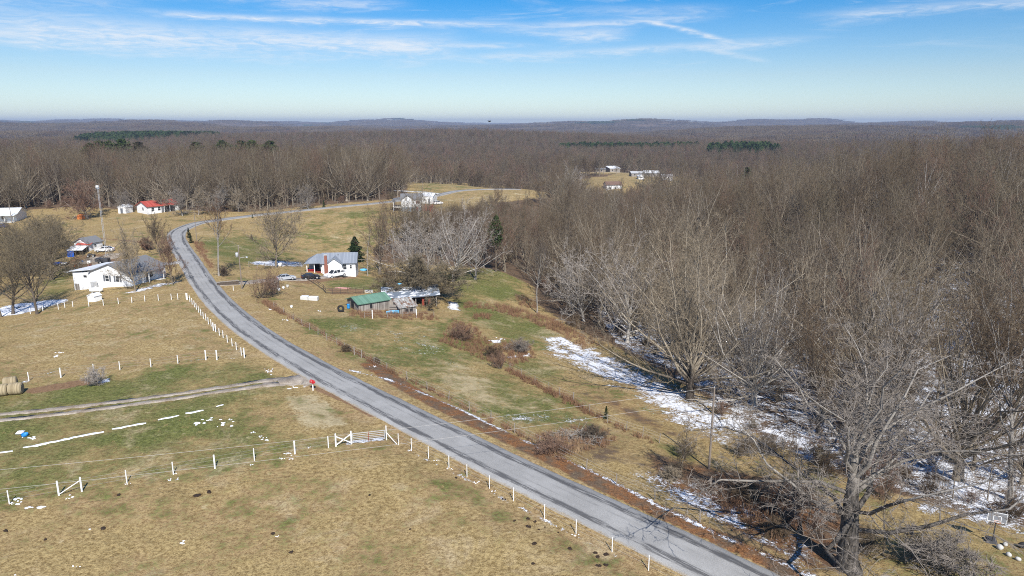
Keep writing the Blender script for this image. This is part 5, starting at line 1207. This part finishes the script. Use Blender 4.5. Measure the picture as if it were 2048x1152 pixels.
# slate-roofed house
o, w, rf = building('house', 'white house with slate-blue roof and brick chimney above the barns', (645, 547.5), (706, 546.6), 7.4, 2.7, 1.9, 'x', SIDING, BLUEROOF, .45, width=8.3, turn=R(7))
front_gable(o, w*.16, w*.60, -.9, 3.6, 2.7, 1.35, SIDING, BLUEROOF)
c = MB().box(w*.14-.45, w*.14+.45, -1.55, -.93, -1.5, 2.4).box(w*.14-.32, w*.14+.32, -1.5, -.95, 2.4, 5.0).build('chimney', BRICK, o); P('chimney_cap', CONC, c, (w*.14-.4, w*.14+.4, -1.58, -.88, 5.0, 5.12))
win(o, w*.68, 1.0, .85, 1.3); win(o, w*.86, 1.2, .5, .9); P('vent_pipe', DARKSTEEL, rf, (w*.45, w*.45+.15, 2.6, 2.75, 3.6, 4.5))
P('porch_deck', REDWOOD, o, (-4.0, -.02, .4, 7.0, -1.3, .15)); P('porch_back_wall', SIDING, o, (-3.9, -.02, 5.3, 5.5, .15, 2.6)); P('porch_door', DARK, o, (-2.6, -1.4, 5.2, 5.3, .2, 2.2))
for x, y in ((-3.85, .6), (-2.0, .6), (-3.85, 4.5), (-.3, .6)): P('porch_post', WHITE, o, (x-.09, x+.09, y-.09, y+.09, .15, 2.6))
P('porch_rail', REDPAINT, o, (-3.9, -2.1, .52, .6, .95, 1.05)); P('porch_rail', REDPAINT, o, (-3.94, -3.84, .6, 5.2, .95, 1.05))
for k in range(9): P('baluster', REDPAINT, o, (-3.8+k*.2, -3.74+k*.2, .53, .59, .15, .95))
r = MB(); zr, ze = 4.56, 2.72; r.slab([(-4.4, -.1, ze), (-.2, -.1, ze), (-.2, 3.7, zr), (-1.6, 3.7, zr)], .14); r.slab([(-4.4, 7.5, ze), (-4.4, -.1, ze), (-1.6, 3.7, zr), (-1.62, 3.75, zr)], .14); r.slab([(-1.6, 3.7, zr), (-.2, 3.7, zr), (-.2, 7.5, ze), (-4.4, 7.5, ze)], .14); r.build('porch_roof', BLUEROOF, o)
# barns
o, w, rf = building('barn', 'weathered board barn with green metal roof', (718, 623), (780, 619.5), 5.4, 1.45, .85, 'x', OLDWOOD, GREENROOF, .35, 'barn'); f = P('window_opening', OLDWOOD, o, (w*.34, w*.44, -.06, .02, .2, 1.2)); P('opening', DARK, f, (w*.35, w*.43, -.075, -.02, .28, 1.12)); P('door_opening', DARK, o, (-.06, .02, 2.0, 3.4, -.4, 1.5)); P('door_post', OLDWOOD, o, (-.12, .03, 1.8, 2.0, -.4, 1.55)); P('ridge_cap', GREENROOF, rf, (-.35, w+.35, 2.55, 2.85, 2.43, 2.50))  # openings are black panels on solid walls, shade inside painted in
a, b = Vector(hit(768, 610)), Vector(hit(874, 613)); o = thing('long_shed', a, 'long open shed with bent blue-grey roof under melting snow', 'barn', math.atan2(b.y-a.y, b.x-a.x)); w = (b-a).xy.length
for x in np.linspace(.1, w-.1, 6):
    P('post', OLDWOOD, o, (x-.09, x+.09, -.1, .1, -.8, 1.55)); P('post', OLDWOOD, o, (x-.09, x+.09, 5.0, 5.2, -.8, 2.2))
P('back_wall', OLDWOOD, o, (0, w, 5.2, 5.28, -.8, 2.1)); P('front_boards', OLDWOOD, o, (0, w*.42, -.16, -.1, -.8, 1.5)); P('side_wall', OLDWOOD, o, (-.08, 0, 0, 5.2, -.8, 1.6)); P('feed_rack', REDWOOD, o, (w*.72, w*.76, .2, 3.0, -.6, 1.2), (w*.84, w*.88, .2, 3.0, -.6, 1.2))
m = MB()
for k in range(8):
    x0, x1 = -.5+(w+1.2)*k/8, -.5+(w+1.2)*(k+1)/8; s0, s1 = .28*((k/8-.45)**2*4)-.2, .28*(((k+1)/8-.45)**2*4)-.2
    m.slab([(x0, -.6, 1.72+s0), (x1, -.6, 1.72+s1), (x1, 5.6, 2.62+s1), (x0, 5.6, 2.62+s0)], .07)
m.build('roof', SNOWROOF, o)
o, w, rf = building('shack', 'small board shack with rusty patched roof', (800, 628), (833, 627), 3.6, 1.2, .85, 'mono', OLDWOOD, RUSTROOF, .3, 'shed')
for x in (.42, .68): f = P('window_frame', OLDWOOD, o, (w*x-.42, w*x+.42, -.06, .01, .15, .9)); P('opening', DARK, f, (w*x-.34, w*x+.34, -.08, -.03, .22, .84))  # black panels painted as the unlit inside, wall behind is solid
p = hit(787, 625); t_ = thing('crate_stack', p, 'stack of pale slatted crates between the barn and the shack', 'crates', R(-3))
for k in range(3):
    for y in (0, .5): P('slat', OLDPOST, t_, (-.9, .9, y, y+.06, .2+k*.5, .5+k*.5))
    P('crate_floor', OLDPOST, t_, (-.9, .9, 0, .56, .12+k*.5, .18+k*.5))
# hamlet in the clearing far off
for nm, lab, uu, ds, w_, dp, wh, rs, rg, wm_, rm_, rzz in [
    ('house', 'white brown-roofed house lowest in the far hamlet', 1208, 552, 12, 8, 4.2, 2.2, 'x', SIDING, paint('brown_roof', (.16, .10, .075), .9), .15),
    ('barn', 'open barn with white roof highest in the far hamlet', 1214, 720, 11, 10, 3.5, 1.6, 'mono', OLDWOOD, WHITEROOF, .3), ('shed', 'dark weathered shed at the left of the far hamlet', 1186, 715, 10, 6, 3, 1, 'x', OLDWOOD, SHINGLE, .1),
    ('shed', 'long grey-roofed shed in the middle of the far hamlet', 1256, 650, 12, 8, 3, 1.4, 'x', OLDWOOD, paint('grey_metal_roof', (.42, .42, .42), .6), .1), ('barn', 'metal-roofed barn next to the long shed of the far hamlet', 1281, 655, 13, 9, 3, 1.8, 'x', OLDWOOD, WHITEROOF, -.05),
    ('house', 'grey-roofed cottage at the right of the far hamlet', 1316, 640, 9, 8, 3, 1.6, 'x', SIDING, paint('grey_metal_roof', (.42, .42, .42), .6), 0), ('shed', 'tiny white shed in front of the far metal barn', 1270, 630, 5, 5, 2.6, 1.2, 'y', SIDING, WHITEROOF, .1)]:
    p = at(uu, ds); t_ = thing(nm, p, lab, nm, rzz); m = MB()
    if rg == 'x': m.prism([(0, -3), (dp, -3), (dp, wh), (dp/2, wh+rs), (0, wh)], 0, w_, 'x')
    elif rg == 'y': m.prism([(0, -3), (w_, -3), (w_, wh), (w_/2, wh+rs), (0, wh)], 0, dp, 'y')
    else: m.prism([(0, -3), (dp, -3), (dp, wh+rs), (0, wh)], 0, w_, 'x')
    m.build('wall', wm_, t_); r = MB(); e = .5
    if rg == 'x': r.slab([(-e, -e, wh-.1), (w_+e, -e, wh-.1), (w_+e, dp/2, wh+rs+.2), (-e, dp/2, wh+rs+.2)], .15).slab([(-e, dp/2, wh+rs+.2), (w_+e, dp/2, wh+rs+.2), (w_+e, dp+e, wh-.1), (-e, dp+e, wh-.1)], .15)
    elif rg == 'y': r.slab([(-e, -e, wh-.1), (w_/2, -e, wh+rs+.2), (w_/2, dp+e, wh+rs+.2), (-e, dp+e, wh-.1)], .15).slab([(w_/2, -e, wh+rs+.2), (w_+e, -e, wh-.1), (w_+e, dp+e, wh-.1), (w_/2, dp+e, wh+rs+.2)], .15)
    else: r.slab([(-e, -e, wh+.1), (w_+e, -e, wh+.1), (w_+e, dp+e, wh+rs+.4), (-e, dp+e, wh+rs+.4)], .15)
    r.build('roof', rm_, t_)
    for x in (.25, .6): P('window', GLASS, t_, (w_*x-.6, w_*x+.6, -.05, .02, 1.2, 2.4))

# ------------------------------------------------------------------ vehicles
def wheels(o, xs, hw, r=.33):
    for x in xs:
        for s in (-1, 1):
            y = s*(hw-.1); ty = MB().tube((x, y-.11, r), (x, y+.11, r), r, r, 14).build('wheel', RUBBER, o); MB().tube((x, y+s*.105, r), (x, y+s*.125, r), r*.62, r*.5, 10).build('rim', STEEL, ty)
def loft(secs):
    """secs: list of (half width, outline of (x, z))"""
    m = MB(); n = len(secs[0][1]); v = []
    for hw, out in secs: v += [(x, hw, z) for x, z in out]
    f = [tuple(range(n-1, -1, -1)), tuple(range((len(secs)-1)*n, len(secs)*n))]
    for i in range(len(secs)-1):
        for k in range(n): f.append((i*n+k, i*n+(k+1) % n, (i+1)*n+(k+1) % n, (i+1)*n+k))
    return m.add(v, f)
def car(label, uv0, uv1, pm, kind='sedan', flip=False, name='car', cat='car'):
    a, b = Vector(hit(*uv0)), Vector(hit(*uv1)); c = (a+b)/2; d = (b-a) if not flip else (a-b); o = thing(name, (c.x, c.y, c.z+.02), label, cat, math.atan2(d.y, d.x)); L = d.xy.length/4.65
    if kind == 'sedan':
        body = [(-2.3, .32), (2.28, .30), (2.33, .55), (2.1, .78), (1.05, .95), (-1.5, 1.02), (-2.25, .98), (-2.33, .7)]; inn = [(x*.985, z) for x, z in body]
        loft([(-.86, [(x*.97, .36+(z-.36)*.9) for x, z in body]), (-.80, body), (.80, body), (.86, [(x*.97, .36+(z-.36)*.9) for x, z in body])]).build('body', pm, o)
        cab = [(-1.95, .98), (1.15, .93), (.25, 1.40), (-1.0, 1.43)]
        g = loft([(-.74, [(-1.9, .98), (1.1, .94), (.3, .96), (-1.0, .98)]), (-.56, cab), (.56, cab), (.74, [(-1.9, .98), (1.1, .94), (.3, .96), (-1.0, .98)])]).build('windows', GLASS, o)
        m = MB().slab([(-1.05, -.55, 1.46), (.28, -.55, 1.43), (.28, .55, 1.43), (-1.05, .55, 1.46)], .05)
        for s in (-1, 1):
            for (x0, z0), (x1, z1) in (((1.12, .95), (.26, 1.42)), ((-.35, .97), (-.35, 1.44)), ((-1.92, 1.0), (-1.02, 1.45))): m.tube((x0, s*.735, z0), (x1, s*.56, z1), .05, .045, 4)
        m.build('roof', pm, o); wheels(o, (-1.38, 1.38), .86)
        for s in (-1, 1): P('headlight', STEEL, o, (2.18, 2.30, s*.62-.16, s*.62+.16, .58, .72)); P('tail_light', REDPAINT, o, (-2.345, -2.25, s*.62-.16, s*.62+.16, .72, .88))
        for s in (-1, 1): P('mirror', pm, o, (.72, .86, s*.94-.09, s*.94+.09, .95, 1.08))
    else:
        body = [(-2.55, .50), (2.55, .45), (2.6, .75), (2.5, 1.0), (1.3, 1.10), (-2.55, 1.10)]
        loft([(-.92, [(x, .5+(z-.5)*.9) for x, z in body]), (-.87, body), (.87, body), (.92, [(x, .5+(z-.5)*.9) for x, z in body])]).build('body', pm, o)
        cab = [(-.85, 1.1), (1.45, 1.08), (.65, 1.72), (-.7, 1.75)]; loft([(-.84, [(-.85, 1.08), (1.4, 1.07), (.65, 1.1), (-.7, 1.1)]), (-.66, cab), (.66, cab), (.84, [(-.85, 1.08), (1.4, 1.07), (.65, 1.1), (-.7, 1.1)])]).build('windows', GLASS, o)
        m = MB().slab([(-.78, -.68, 1.8), (.70, -.68, 1.77), (.70, .68, 1.77), (-.78, .68, 1.8)], .06)
        for s in (-1, 1):
            for (x0, z0), (x1, z1) in (((1.42, 1.1), (.66, 1.76)), ((.15, 1.1), (.15, 1.78)), ((-.83, 1.1), (-.72, 1.78))): m.tube((x0, s*.85, z0), (x1, s*.68, z1), .07, .06, 4)
        m.build('roof', pm, o); P('bed_opening', DARKSTEEL, o, (-2.48, -.98, -.72, .72, 1.06, 1.112)); wheels(o, (-1.65, 1.65), .92, .38); P('bumper', STEEL, o, (2.56, 2.7, -.85, .85, .48, .68)); P('bumper', STEEL, o, (-2.68, -2.55, -.85, .85, .5, .68))
        for s in (-1, 1): P('headlight', STEEL, o, (2.5, 2.62, s*.68-.15, s*.68+.15, .78, .93))
    o.scale = (L*4.65/(4.66 if kind == 'sedan' else 5.2),)*3; o.scale = (o.scale[0], max(o.scale[0], .98), max(o.scale[0], .98)); return o
car('white sedan parked beside the small shed and mast', (191, 504), (228, 503), CARWHITE, flip=True)
car('silver sedan parked left of the black sedan', (554, 560), (591, 560), CARSILVER)
car('black sedan parked between the silver sedan and the white pickup', (603, 558), (640, 558), CARBLACK)
car('white pickup truck in front of the slate-roofed house', (652, 555), (691, 554), CARWHITE, 'pickup', True, 'pickup_truck', 'truck')
car('dark blue car at the left picture edge below the low white house', (-12, 456), (15, 455), CARBLUE, flip=True)
car('white car parked right of the white metal shed', (866, 409), (884, 408.5), CARWHITE)

# ------------------------------------------------------------------ poles and overhead wires
def pole(uv, vtop, label, arm=True, transformer=False, lamp=False, dist=None, r=.14):
    p = at(uv[0], dist) if dist else hit(*uv); h = height_for(p, vtop); t_ = thing('utility_pole', p, label, 'pole'); MB().tube((0, 0, -.6), (0, 0, h), r, r*.68, 9).build('pole', POLEWOOD, t_)
    if arm:
        P('crossarm', POLEWOOD, t_, (-.75, .75, -.2, -.1, h-.55, h-.43))
        for x in (-.65, .65): MB().lathe([(0, 0), (.06, .02), (.06, .12), (0, .16)], 8, (x, -.15, h-.43)).build('insulator', STEEL, t_)
    MB().lathe([(0, 0), (.06, .02), (.06, .14), (0, .18)], 8, (0, 0, h)).build('insulator', STEEL, t_)
    if transformer: MB().lathe([(0, 0), (.28, .02), (.3, .9), (.2, 1.0), (0, 1.02)], 14, (-.45, 0, h-2.4)).build('transformer', STEEL, t_, True)
    if lamp: MB().tube((0, 0, h-2.6), (1.5, 0, h-2.3), .04, .04, 6).build('lamp_arm', STEEL, t_); MB().lathe([(0, .22), (.14, .2), (.22, 0), (0, -.02)], 10, (1.6, 0, h-2.45)).build('lamp_head', STEEL, t_)
    return Vector(p)+Vector((0, 0, h))
tp = pole((1418, 938), 776, 'lone leaning-shadowed utility pole at the edge of the right wood', arm=False)
q1 = pole((484, 578), 492, 'utility pole with grey transformer and lamp arm beside the road', arm=False, transformer=True, lamp=True)
q2 = pole((394, 484), 424, 'thin pale utility pole at the road bend', arm=False, r=.12)
q3 = pole((760, 408), 380, 'utility pole at the edge of the long wood by the far road', arm=False, r=.13)
q4 = pole((845, 390), 356, 'utility pole in the far green field beside the road', arm=False, r=.13)
q5 = pole((24, 446), 412, 'utility pole before the low white house at the left edge', arm=False, r=.13)
def wire(name, A, B, sag, label, r=.012):
    pts = [A.lerp(B, k/28)-Vector((0, 0, 4*sag*(k/28)*(1-k/28))) for k in range(29)]; o = MB().path([q-A for q in pts], r, 4).build(name, WIREM); o.location = A; return tag(o, label, 'wire')
def through(u, v, z): return Vector(onz(u, v, z))
def far_end(u, v, z, A, k=1.75): B = through(u, v, z); return A + (B-A)*k
wire('overhead_wire', tp+Vector((0, 0, .1)), far_end(0, 905, 7.6, tp), 1.6, 'upper overhead wire crossing the road and near pasture', .011)
wire('overhead_wire', tp+Vector((0, 0, -1.35)), far_end(0, 945, 6.3, tp+Vector((0, 0, -1.35))), 1.5, 'lower overhead wire crossing the road and near pasture', .011)
wire('service_wire', q1, q2, .7, 'thin wire along the road between the transformer pole and the bend', .009)

# ------------------------------------------------------------------ small things about the farms
rnd = random.Random(77)
def bale(uv, rzz, label):
    p = hit(*uv); t_ = thing('hay_bale', p, label, 'hay bale', rzz); prof = [(-.75, .0), (-.76, .5), (-.72, .70), (-.64, .78), (0, .80), (.64, .78), (.72, .70), (.76, .5), (.75, 0)]; n = 22; v = []; f = []
    for i, (x, r_) in enumerate(prof):
        for k in range(n): q = 1+rnd.uniform(-.015, .015); v.append((x, r_*q*math.cos(6.283*k/n), .74+r_*q*math.sin(6.283*k/n)*(.96 if math.sin(6.283*k/n) < 0 else 1)))
    for i in range(len(prof)-1):
        for k in range(n): f.append((i*n+k, i*n+(k+1) % n, (i+1)*n+(k+1) % n, (i+1)*n+k))
    MB().add(v, f).build('hay_roll', HAY, t_, True)
    m = MB()
    for rr in (.2, .38, .56): 
        for k in range(16): a, b = 6.283*k/16, 6.283*(k+1)/16; m.tube((.762, rr*math.cos(a), .74+rr*math.sin(a)), (.762, rr*math.cos(b), .74+rr*math.sin(b)), .02, .02, 3, False)
    m.build('end_spiral', HAY, t_)
bale((33, 788), R(14), 'weathered round hay bale, nearest to the farm track'); bale((4, 791), R(14), 'round hay bale cut by the left picture edge'); bale((22, 776), R(25), 'round hay bale behind the other two')
def tub(uv, label, material, r=.7, h=.45, cat='tub', name='tub'):
    one(name, MB().lathe([(0, .04), (r*.9, .05), (r*.95, h-.02), (r, h), (r*1.04, h-.03), (r*.98, 0), (0, 0)], 18), material, hit(*uv), label, cat, smooth=True)
tub((50, 872), 'blue tub with snow on it in the green pasture', BLUE, .34, .3); one('snow_cap', MB().blob((0, 0, .2), .45, .4, .2, rnd), SNOWM, hit(41, 868), 'rounded cap of snow on the tub in the pasture', 'snow')
tub((727, 541), 'pale blue wading pool right of the slate-roofed house', AQUA, 1.0, .35, 'pool', 'wading_pool'); tub((777, 570), 'pale blue tub left of the dark tarp heap', AQUA, .8, .5); tub((799, 571), 'pale blue tub right of the dark tarp heap', AQUA, .7, .5)
one('tarp_heap', MB().blob((0, 0, .3), 1.0, .7, .6, rnd, 10, 6, .25), DARKSTEEL, hit(788, 569), 'dark tarp heap between two pale blue tubs', 'tarp')
t_ = thing('barrel', hit(697, 617), 'bright blue barrel at the left end of the green barn', 'barrel'); MB().lathe([(0, 0), (.3, 0), (.31, .3), (.29, .32), (.31, .34), (.31, .62), (.29, .64), (.31, .66), (.3, .95), (0, .95)], 14).build('drum', BLUE, t_, True); MB().lathe([(.05, 0), (.05, .03), (0, .03)], 8, (.15, 0, .95)).build('bung', WHITE, t_)
t_ = thing('tractor_tyre', hit(682, 624), 'black tyre on the ground left of the barrel', 'tyre'); m = MB(); n, k2 = 18, 8; v = []; f = []
for i in range(n):
    for k in range(k2): a, b = 6.283*i/n, 6.283*k/k2; v.append(((.5+.2*math.cos(b))*math.cos(a), .2*math.sin(b), .7+(.5+.2*math.cos(b))*math.sin(a)))
for i in range(n):
    for k in range(k2): f.append((i*k2+k, ((i+1) % n)*k2+k, ((i+1) % n)*k2+(k+1) % k2, i*k2+(k+1) % k2))
m.add(v, f).build('tyre', RUBBER, t_, True)
p = hit(785, 627); t_ = thing('row_boat', p, 'small pale blue boat hull in the weeds before the shack', 'boat', R(8)); secs = [(-1.2, .45, .4), (-.4, .62, .5), (.5, .58, .52), (1.3, .06, .62)]; v = []; f = []
for x, w_, h_ in secs: v += [(x, -w_, h_), (x, -w_*.6, .05), (x, w_*.6, .05), (x, w_, h_), (x, w_*.9, h_-.02), (x, w_*.5, .12), (x, -w_*.5, .12), (x, -w_*.9, h_-.02)]
for i in range(3):
    for k in range(8): f.append((i*8+k, i*8+(k+1) % 8, (i+1)*8+(k+1) % 8, (i+1)*8+k))
f.append((0, 1, 2, 3)); MB().add(v, f).build('hull', AQUA, t_); P('thwart', WHITE, t_, (-.3, 0, -.52, .52, .36, .4))
p = hit(619, 600); t_ = thing('block_pile', p, 'low white block shape lying in the tan yard', 'blocks', R(-2))
P('block', CONC, t_, (-1.75, -.2, -.5, .6, -.1, .75)); P('block', CONC, t_, (-.15, 1.75, -.3, .7, -.1, .62)); P('snow_top', SNOWM, t_, (-1.7, -.25, -.45, .55, .752, .84)); P('snow_top', SNOWM, t_, (-.1, 1.7, -.25, .65, .622, .72))
p = hit(549, 580); t_ = thing('wood_stack', p, 'grey stacked-board cage beside the reddish bush', 'wood stack', R(5))
for k in range(6): P('board', OLDPOST, t_, (-.9, .9, 0, .9, .1+k*.34, .3+k*.34))
for x in (-.9, .84):
    for y in (-.06, .9): P('post', DARKWOOD, t_, (x, x+.06, y, y+.06, -.2, 2.3))
for k, (uu, vv, s, mt, lb) in enumerate([(558, 582, .3, WHITE, 'white bucket right of the wood stack'), (567, 578, .28, WHITE, 'second white bucket further right of the wood stack'), (575, 575, .3, CONC, 'pale pot in the tan yard'), (583, 616, .25, WHITE, 'small white bucket in the grass above the road'), (560, 533, .5, WHITE, 'white barrel at the foot of the big spreading tree')]):
    t_ = thing('bucket', hit(uu, vv), lb, 'bucket'); MB().lathe([(0, 0), (s*.8, 0), (s, s*1.9), (s*.92, s*1.9), (s*.74, .06), (0, .06)], 12).build('pail', mt, t_, True); MB().path([(s*.95*math.cos(a), 0, s*1.9+s*.5*math.sin(a)) for a in np.linspace(0, math.pi, 7)], .015, 4).build('bail', STEEL, t_)
p = hit(685, 577); t_ = thing('board_heap', p, 'faded pink boards lying flat in the pen', 'boards', R(-12))
for k in range(5): P('board', PINK, t_, (-1.9+.2*k, 1.3+.15*k, -.5+k*.24, -.3+k*.24, .02+.05*(k % 2), .12+.05*(k % 2)))
p = hit(738, 585); t_ = thing('stock_trough', p, 'small pale trough at the corner of the pen', 'trough'); P('tank', CONC, t_, (-.9, .9, -.35, .35, -.05, .55)); P('water', GLASS, t_, (-.82, .82, -.28, .28, .5, .556))
# junk yard by the gabled house
p = hit(161, 544); t_ = thing('swing_frame', p, 'pale wooden A-frame standing in the junk yard', 'frame', R(10))
for x in (-.1, 2.2):
    for s in (-1, 1): MB().tube((x, s*.9, -.1), (x, 0, 2.4), .06, .05, 5).build('leg', OLDPOST, t_)
MB().tube((-.2, 0, 2.4), (2.3, 0, 2.4), .06, .06, 5).build('top_bar', OLDPOST, t_)
p = hit(122, 532); t_ = thing('trailer', p, 'flat trailer with pale load at the left of the junk yard', 'trailer', R(15)); P('bed', DARKSTEEL, t_, (-1.6, 1.6, -.8, .8, .5, .62)); P('load', TARP, t_, (-1.4, .2, -.6, .6, .62, 1.0)); P('load', WHITE, t_, (.3, 1.4, -.6, .6, .62, .85)); wheels(t_, (0,), .95, .3)
p = hit(206, 526); t_ = thing('utility_trailer', p, 'black box trailer behind the roof of the gabled house', 'trailer', R(4)); P('box', DARKSTEEL, t_, (-1.6, 1.6, -.8, .8, .45, 1.3)); P('drawbar', DARKSTEEL, t_, (1.6, 2.6, -.05, .05, .45, .55)); wheels(t_, (-.2,), .95, .3)
p = hit(183, 514); t_ = thing('quad_bike', p, 'dark quad bike beside the shelter', 'quad bike', R(8)); MB().prism([(-.9, .5), (.9, .5), (.8, .85), (.1, .78), (-.8, .92)], -.3, .3, 'y').build('body', DARKSTEEL, t_); wheels(t_, (-.65, .65), .6, .3); P('handlebar', DARKSTEEL, t_, (.35, .42, -.4, .4, 1.05, 1.12)); P('seat', RUBBER, t_, (-.6, .1, -.18, .18, .86, 1.0))
for k, (uu, vv, mt, sz, lb) in enumerate([(143, 540, OLDPOST, (1.6, .8, .5), 'heap of grey boards in the junk yard'), (170, 537, REDWOOD, (1.2, .7, .5), 'rust-red machine part in the junk yard'), (182, 534, REDWOOD, (1.6, .6, .6), 'dark red implement right of the A-frame'), (151, 533, ORANGE, (.7, .6, .5), 'orange crate in the junk yard'),
      (135, 545, CONC, (1.3, .7, .35), 'pale slab at the lower edge of the junk yard'), (177, 526, WHITE, (1.0, .8, .6), 'white appliance in the junk yard'), (163, 524, BLUE, (.8, .6, .5), 'blue crate near the shelter'), (192, 530, OLDPOST, (1.8, .9, .4), 'long grey timber heap near the black trailer'), (128, 538, AQUA, (.8, .5, .4), 'pale blue crate left of the boards')]):
    t_ = thing('junk_heap', hit(uu, vv), lb, 'junk', rnd.uniform(-.5, .5)); a, b, c = sz
    for j in range(5): x, y = rnd.uniform(-a*.4, a*.4), rnd.uniform(-b*.4, b*.4); q = rnd.uniform(.25, .55); P('piece', mt, t_, (x-a*q*.6, x+a*q*.6, y-b*q*.4, y+b*q*.4, -.05, c*rnd.uniform(.4, 1.1)))
# brush pile by the field corner
p = hit(1150, 878); t_ = thing('brush_pile', p, 'tangled pile of cut grey branches in the weeds by the field corner', 'brush pile'); m = MB()
for k in range(170):
    a = rnd.uniform(0, 6.283); q = 2.6*math.sqrt(rnd.random()); c = Vector((q*math.cos(a)*1.3, q*math.sin(a)*.8, rnd.uniform(.05, 1.1)*(1-q/3.2))); d = Vector((rnd.gauss(0, 1), rnd.gauss(0, 1), rnd.gauss(.15, .3))).normalized()*rnd.uniform(.5, 1.6); m.tube(c-d, c+d, rnd.uniform(.015, .05), .012, 4, False)
m.build('branches', GREYB, t_)
# basketball hoop and things on the lawn
p = hit(1985, 1090); t_ = thing('basketball_hoop', p, 'portable basketball hoop with grey backboard on the lawn at right', 'basketball hoop', R(-25)); P('base', DARKSTEEL, t_, (-.45, .45, .2, 1.2, -.05, .25, .08)); MB().tube((0, .3, .2), (0, .1, 2.9), .055, .05, 8).build('pole', DARKSTEEL, t_)
bb = P('backboard', paint('grey_board', (.22, .23, .25), .5), t_, (-.75, .75, -.12, -.07, 2.35, 3.3)); P('target_frame', WHITE, bb, (-.32, .32, -.13, -.122, 2.95, 3.0), (-.32, .32, -.13, -.122, 2.5, 2.55), (-.32, -.27, -.13, -.122, 2.552, 2.948), (.27, .32, -.13, -.122, 2.552, 2.948)); P('border', WHITE, bb, (-.75, .75, -.13, -.122, 3.25, 3.3), (-.75, .75, -.13, -.122, 2.35, 2.4), (-.75, -.70, -.13, -.122, 2.402, 3.248), (.70, .75, -.13, -.122, 2.402, 3.248))
MB().path([(.24*math.cos(a), -.4+.24*math.sin(a), 2.52) for a in np.linspace(0, 6.283, 17)], .014, 5).build('rim', ORANGE, t_)
for k, (uu, vv, mt, s, lb) in enumerate([(1999, 1098, ROCK, .35, 'white bucket-sized block right of the hoop'), (1991, 1087, ORANGE, .16, 'small yellow-orange ball by the hoop base'), (2017, 1112, ROCK, .28, 'pale stone below the hoop'), (2036, 1121, ROCK, .26, 'rounded white stone nearest the right edge'), (2010, 1091, ROCK, .25, 'grey stone right of the yellow ball'), (2044, 1095, RUBBER, .4, 'black tyre at the right edge of the lawn')]):
    one('lawn_stone' if mt is ROCK else ('ball' if mt is ORANGE else 'tyre'), MB().blob((0, 0, s*.55), s, s*.8, s*.7, rnd, 9, 6, .12 if mt is ROCK else .02), mt, hit(uu, vv), lb, 'stone' if mt is ROCK else ('ball' if mt is ORANGE else 'tyre'), rnd.uniform(0, 3), smooth=True)
# cow pats in the near pasture
for k, (uu, vv, s) in enumerate([(1005, 999, .25), (1028, 1042, .25), (1056, 1038, .32), (1070, 1044, .32), (1057, 1054, .42), (1068, 1088, .45), (1142, 1098, .45), (1191, 1106, .35), (1195, 1114, .42), (1212, 1109, .45), (1066, 1128, .3), (1198, 1133, .45), (1212, 1130, .4), (912, 956, .32), (240, 990, .4), (207, 1057, .5), (395, 990, .8), (418, 984, .6), (1078, 1060, .16), (1090, 1055, .14), (1117, 1066, .15), (740, 990, .3), (820, 1060, .25), (13, 1062, .5), (90, 1080, .3), (545, 1068, .4), (583, 1105, .35), (1010, 1000, .2)]):
    m = MB()
    s *= .62
    for j in range(3): m.blob((rnd.uniform(-.4, .4)*s, rnd.uniform(-.4, .4)*s, .03), s*rnd.uniform(.5, .8), s*rnd.uniform(.4, .7), .09, rnd, 9, 4, .3)
    one('cow_pat', m, DUNG, hit(uu, vv), 'dark cow pat on the near tan pasture', 'cow pat', rnd.uniform(0, 3), 'cow pats on the near pasture')
# road sign board and low wall at the yard entrance
a, b = Vector(hit(434, 571)), Vector(hit(478, 569)); t_ = thing('entrance_wall', a, 'low dark retaining wall at the yard drive entrance', 'wall', math.atan2(b.y-a.y, b.x-a.x)); w = (b-a).xy.length
for k in range(8): P('stone', DARKWOOD, t_, (w*k/8+.02, w*(k+1)/8-.02, -.2, .2, -.3, .5+.06*(k % 3)))
P('cap', OLDPOST, t_, (-.1, w+.1, -.26, .26, .66, .76))
one('marker_post', MB().box(-.05, .05, -.05, .05, -.2, 1.0, .01), WHITE, hit(467, 581), 'short white marker post below the yard entrance', 'post')
# soaring bird
bp = through(979, 243, 37.0) if False else Vector((0, 0, CAM_H)) + Vector(ray(979, 243))*120
t_ = thing('bird', bp, 'small dark bird soaring above the horizon', 'bird', .4); MB().blob((0, 0, 0), .26, .09, .08, rnd, 8, 6, .02).build('body', DARKSTEEL, t_, True)
for s in (-1, 1): link_mesh('wing', [(.12, s*.06, .03), (-.14, s*.06, .03), (-.12, s*.4, .16), (.1, s*.42, .16), (-.16, s*.75, .10), (.0, s*.78, .11), (0, s*.3, .09), (.12, s*.06, .01), (-.14, s*.06, .01), (-.12, s*.4, .14), (.1, s*.42, .14), (-.16, s*.75, .09), (.0, s*.78, .10)], [(0, 1, 2, 3), (3, 2, 4, 5), (10, 9, 8, 7), (12, 11, 9, 10)], DARKSTEEL, t_)
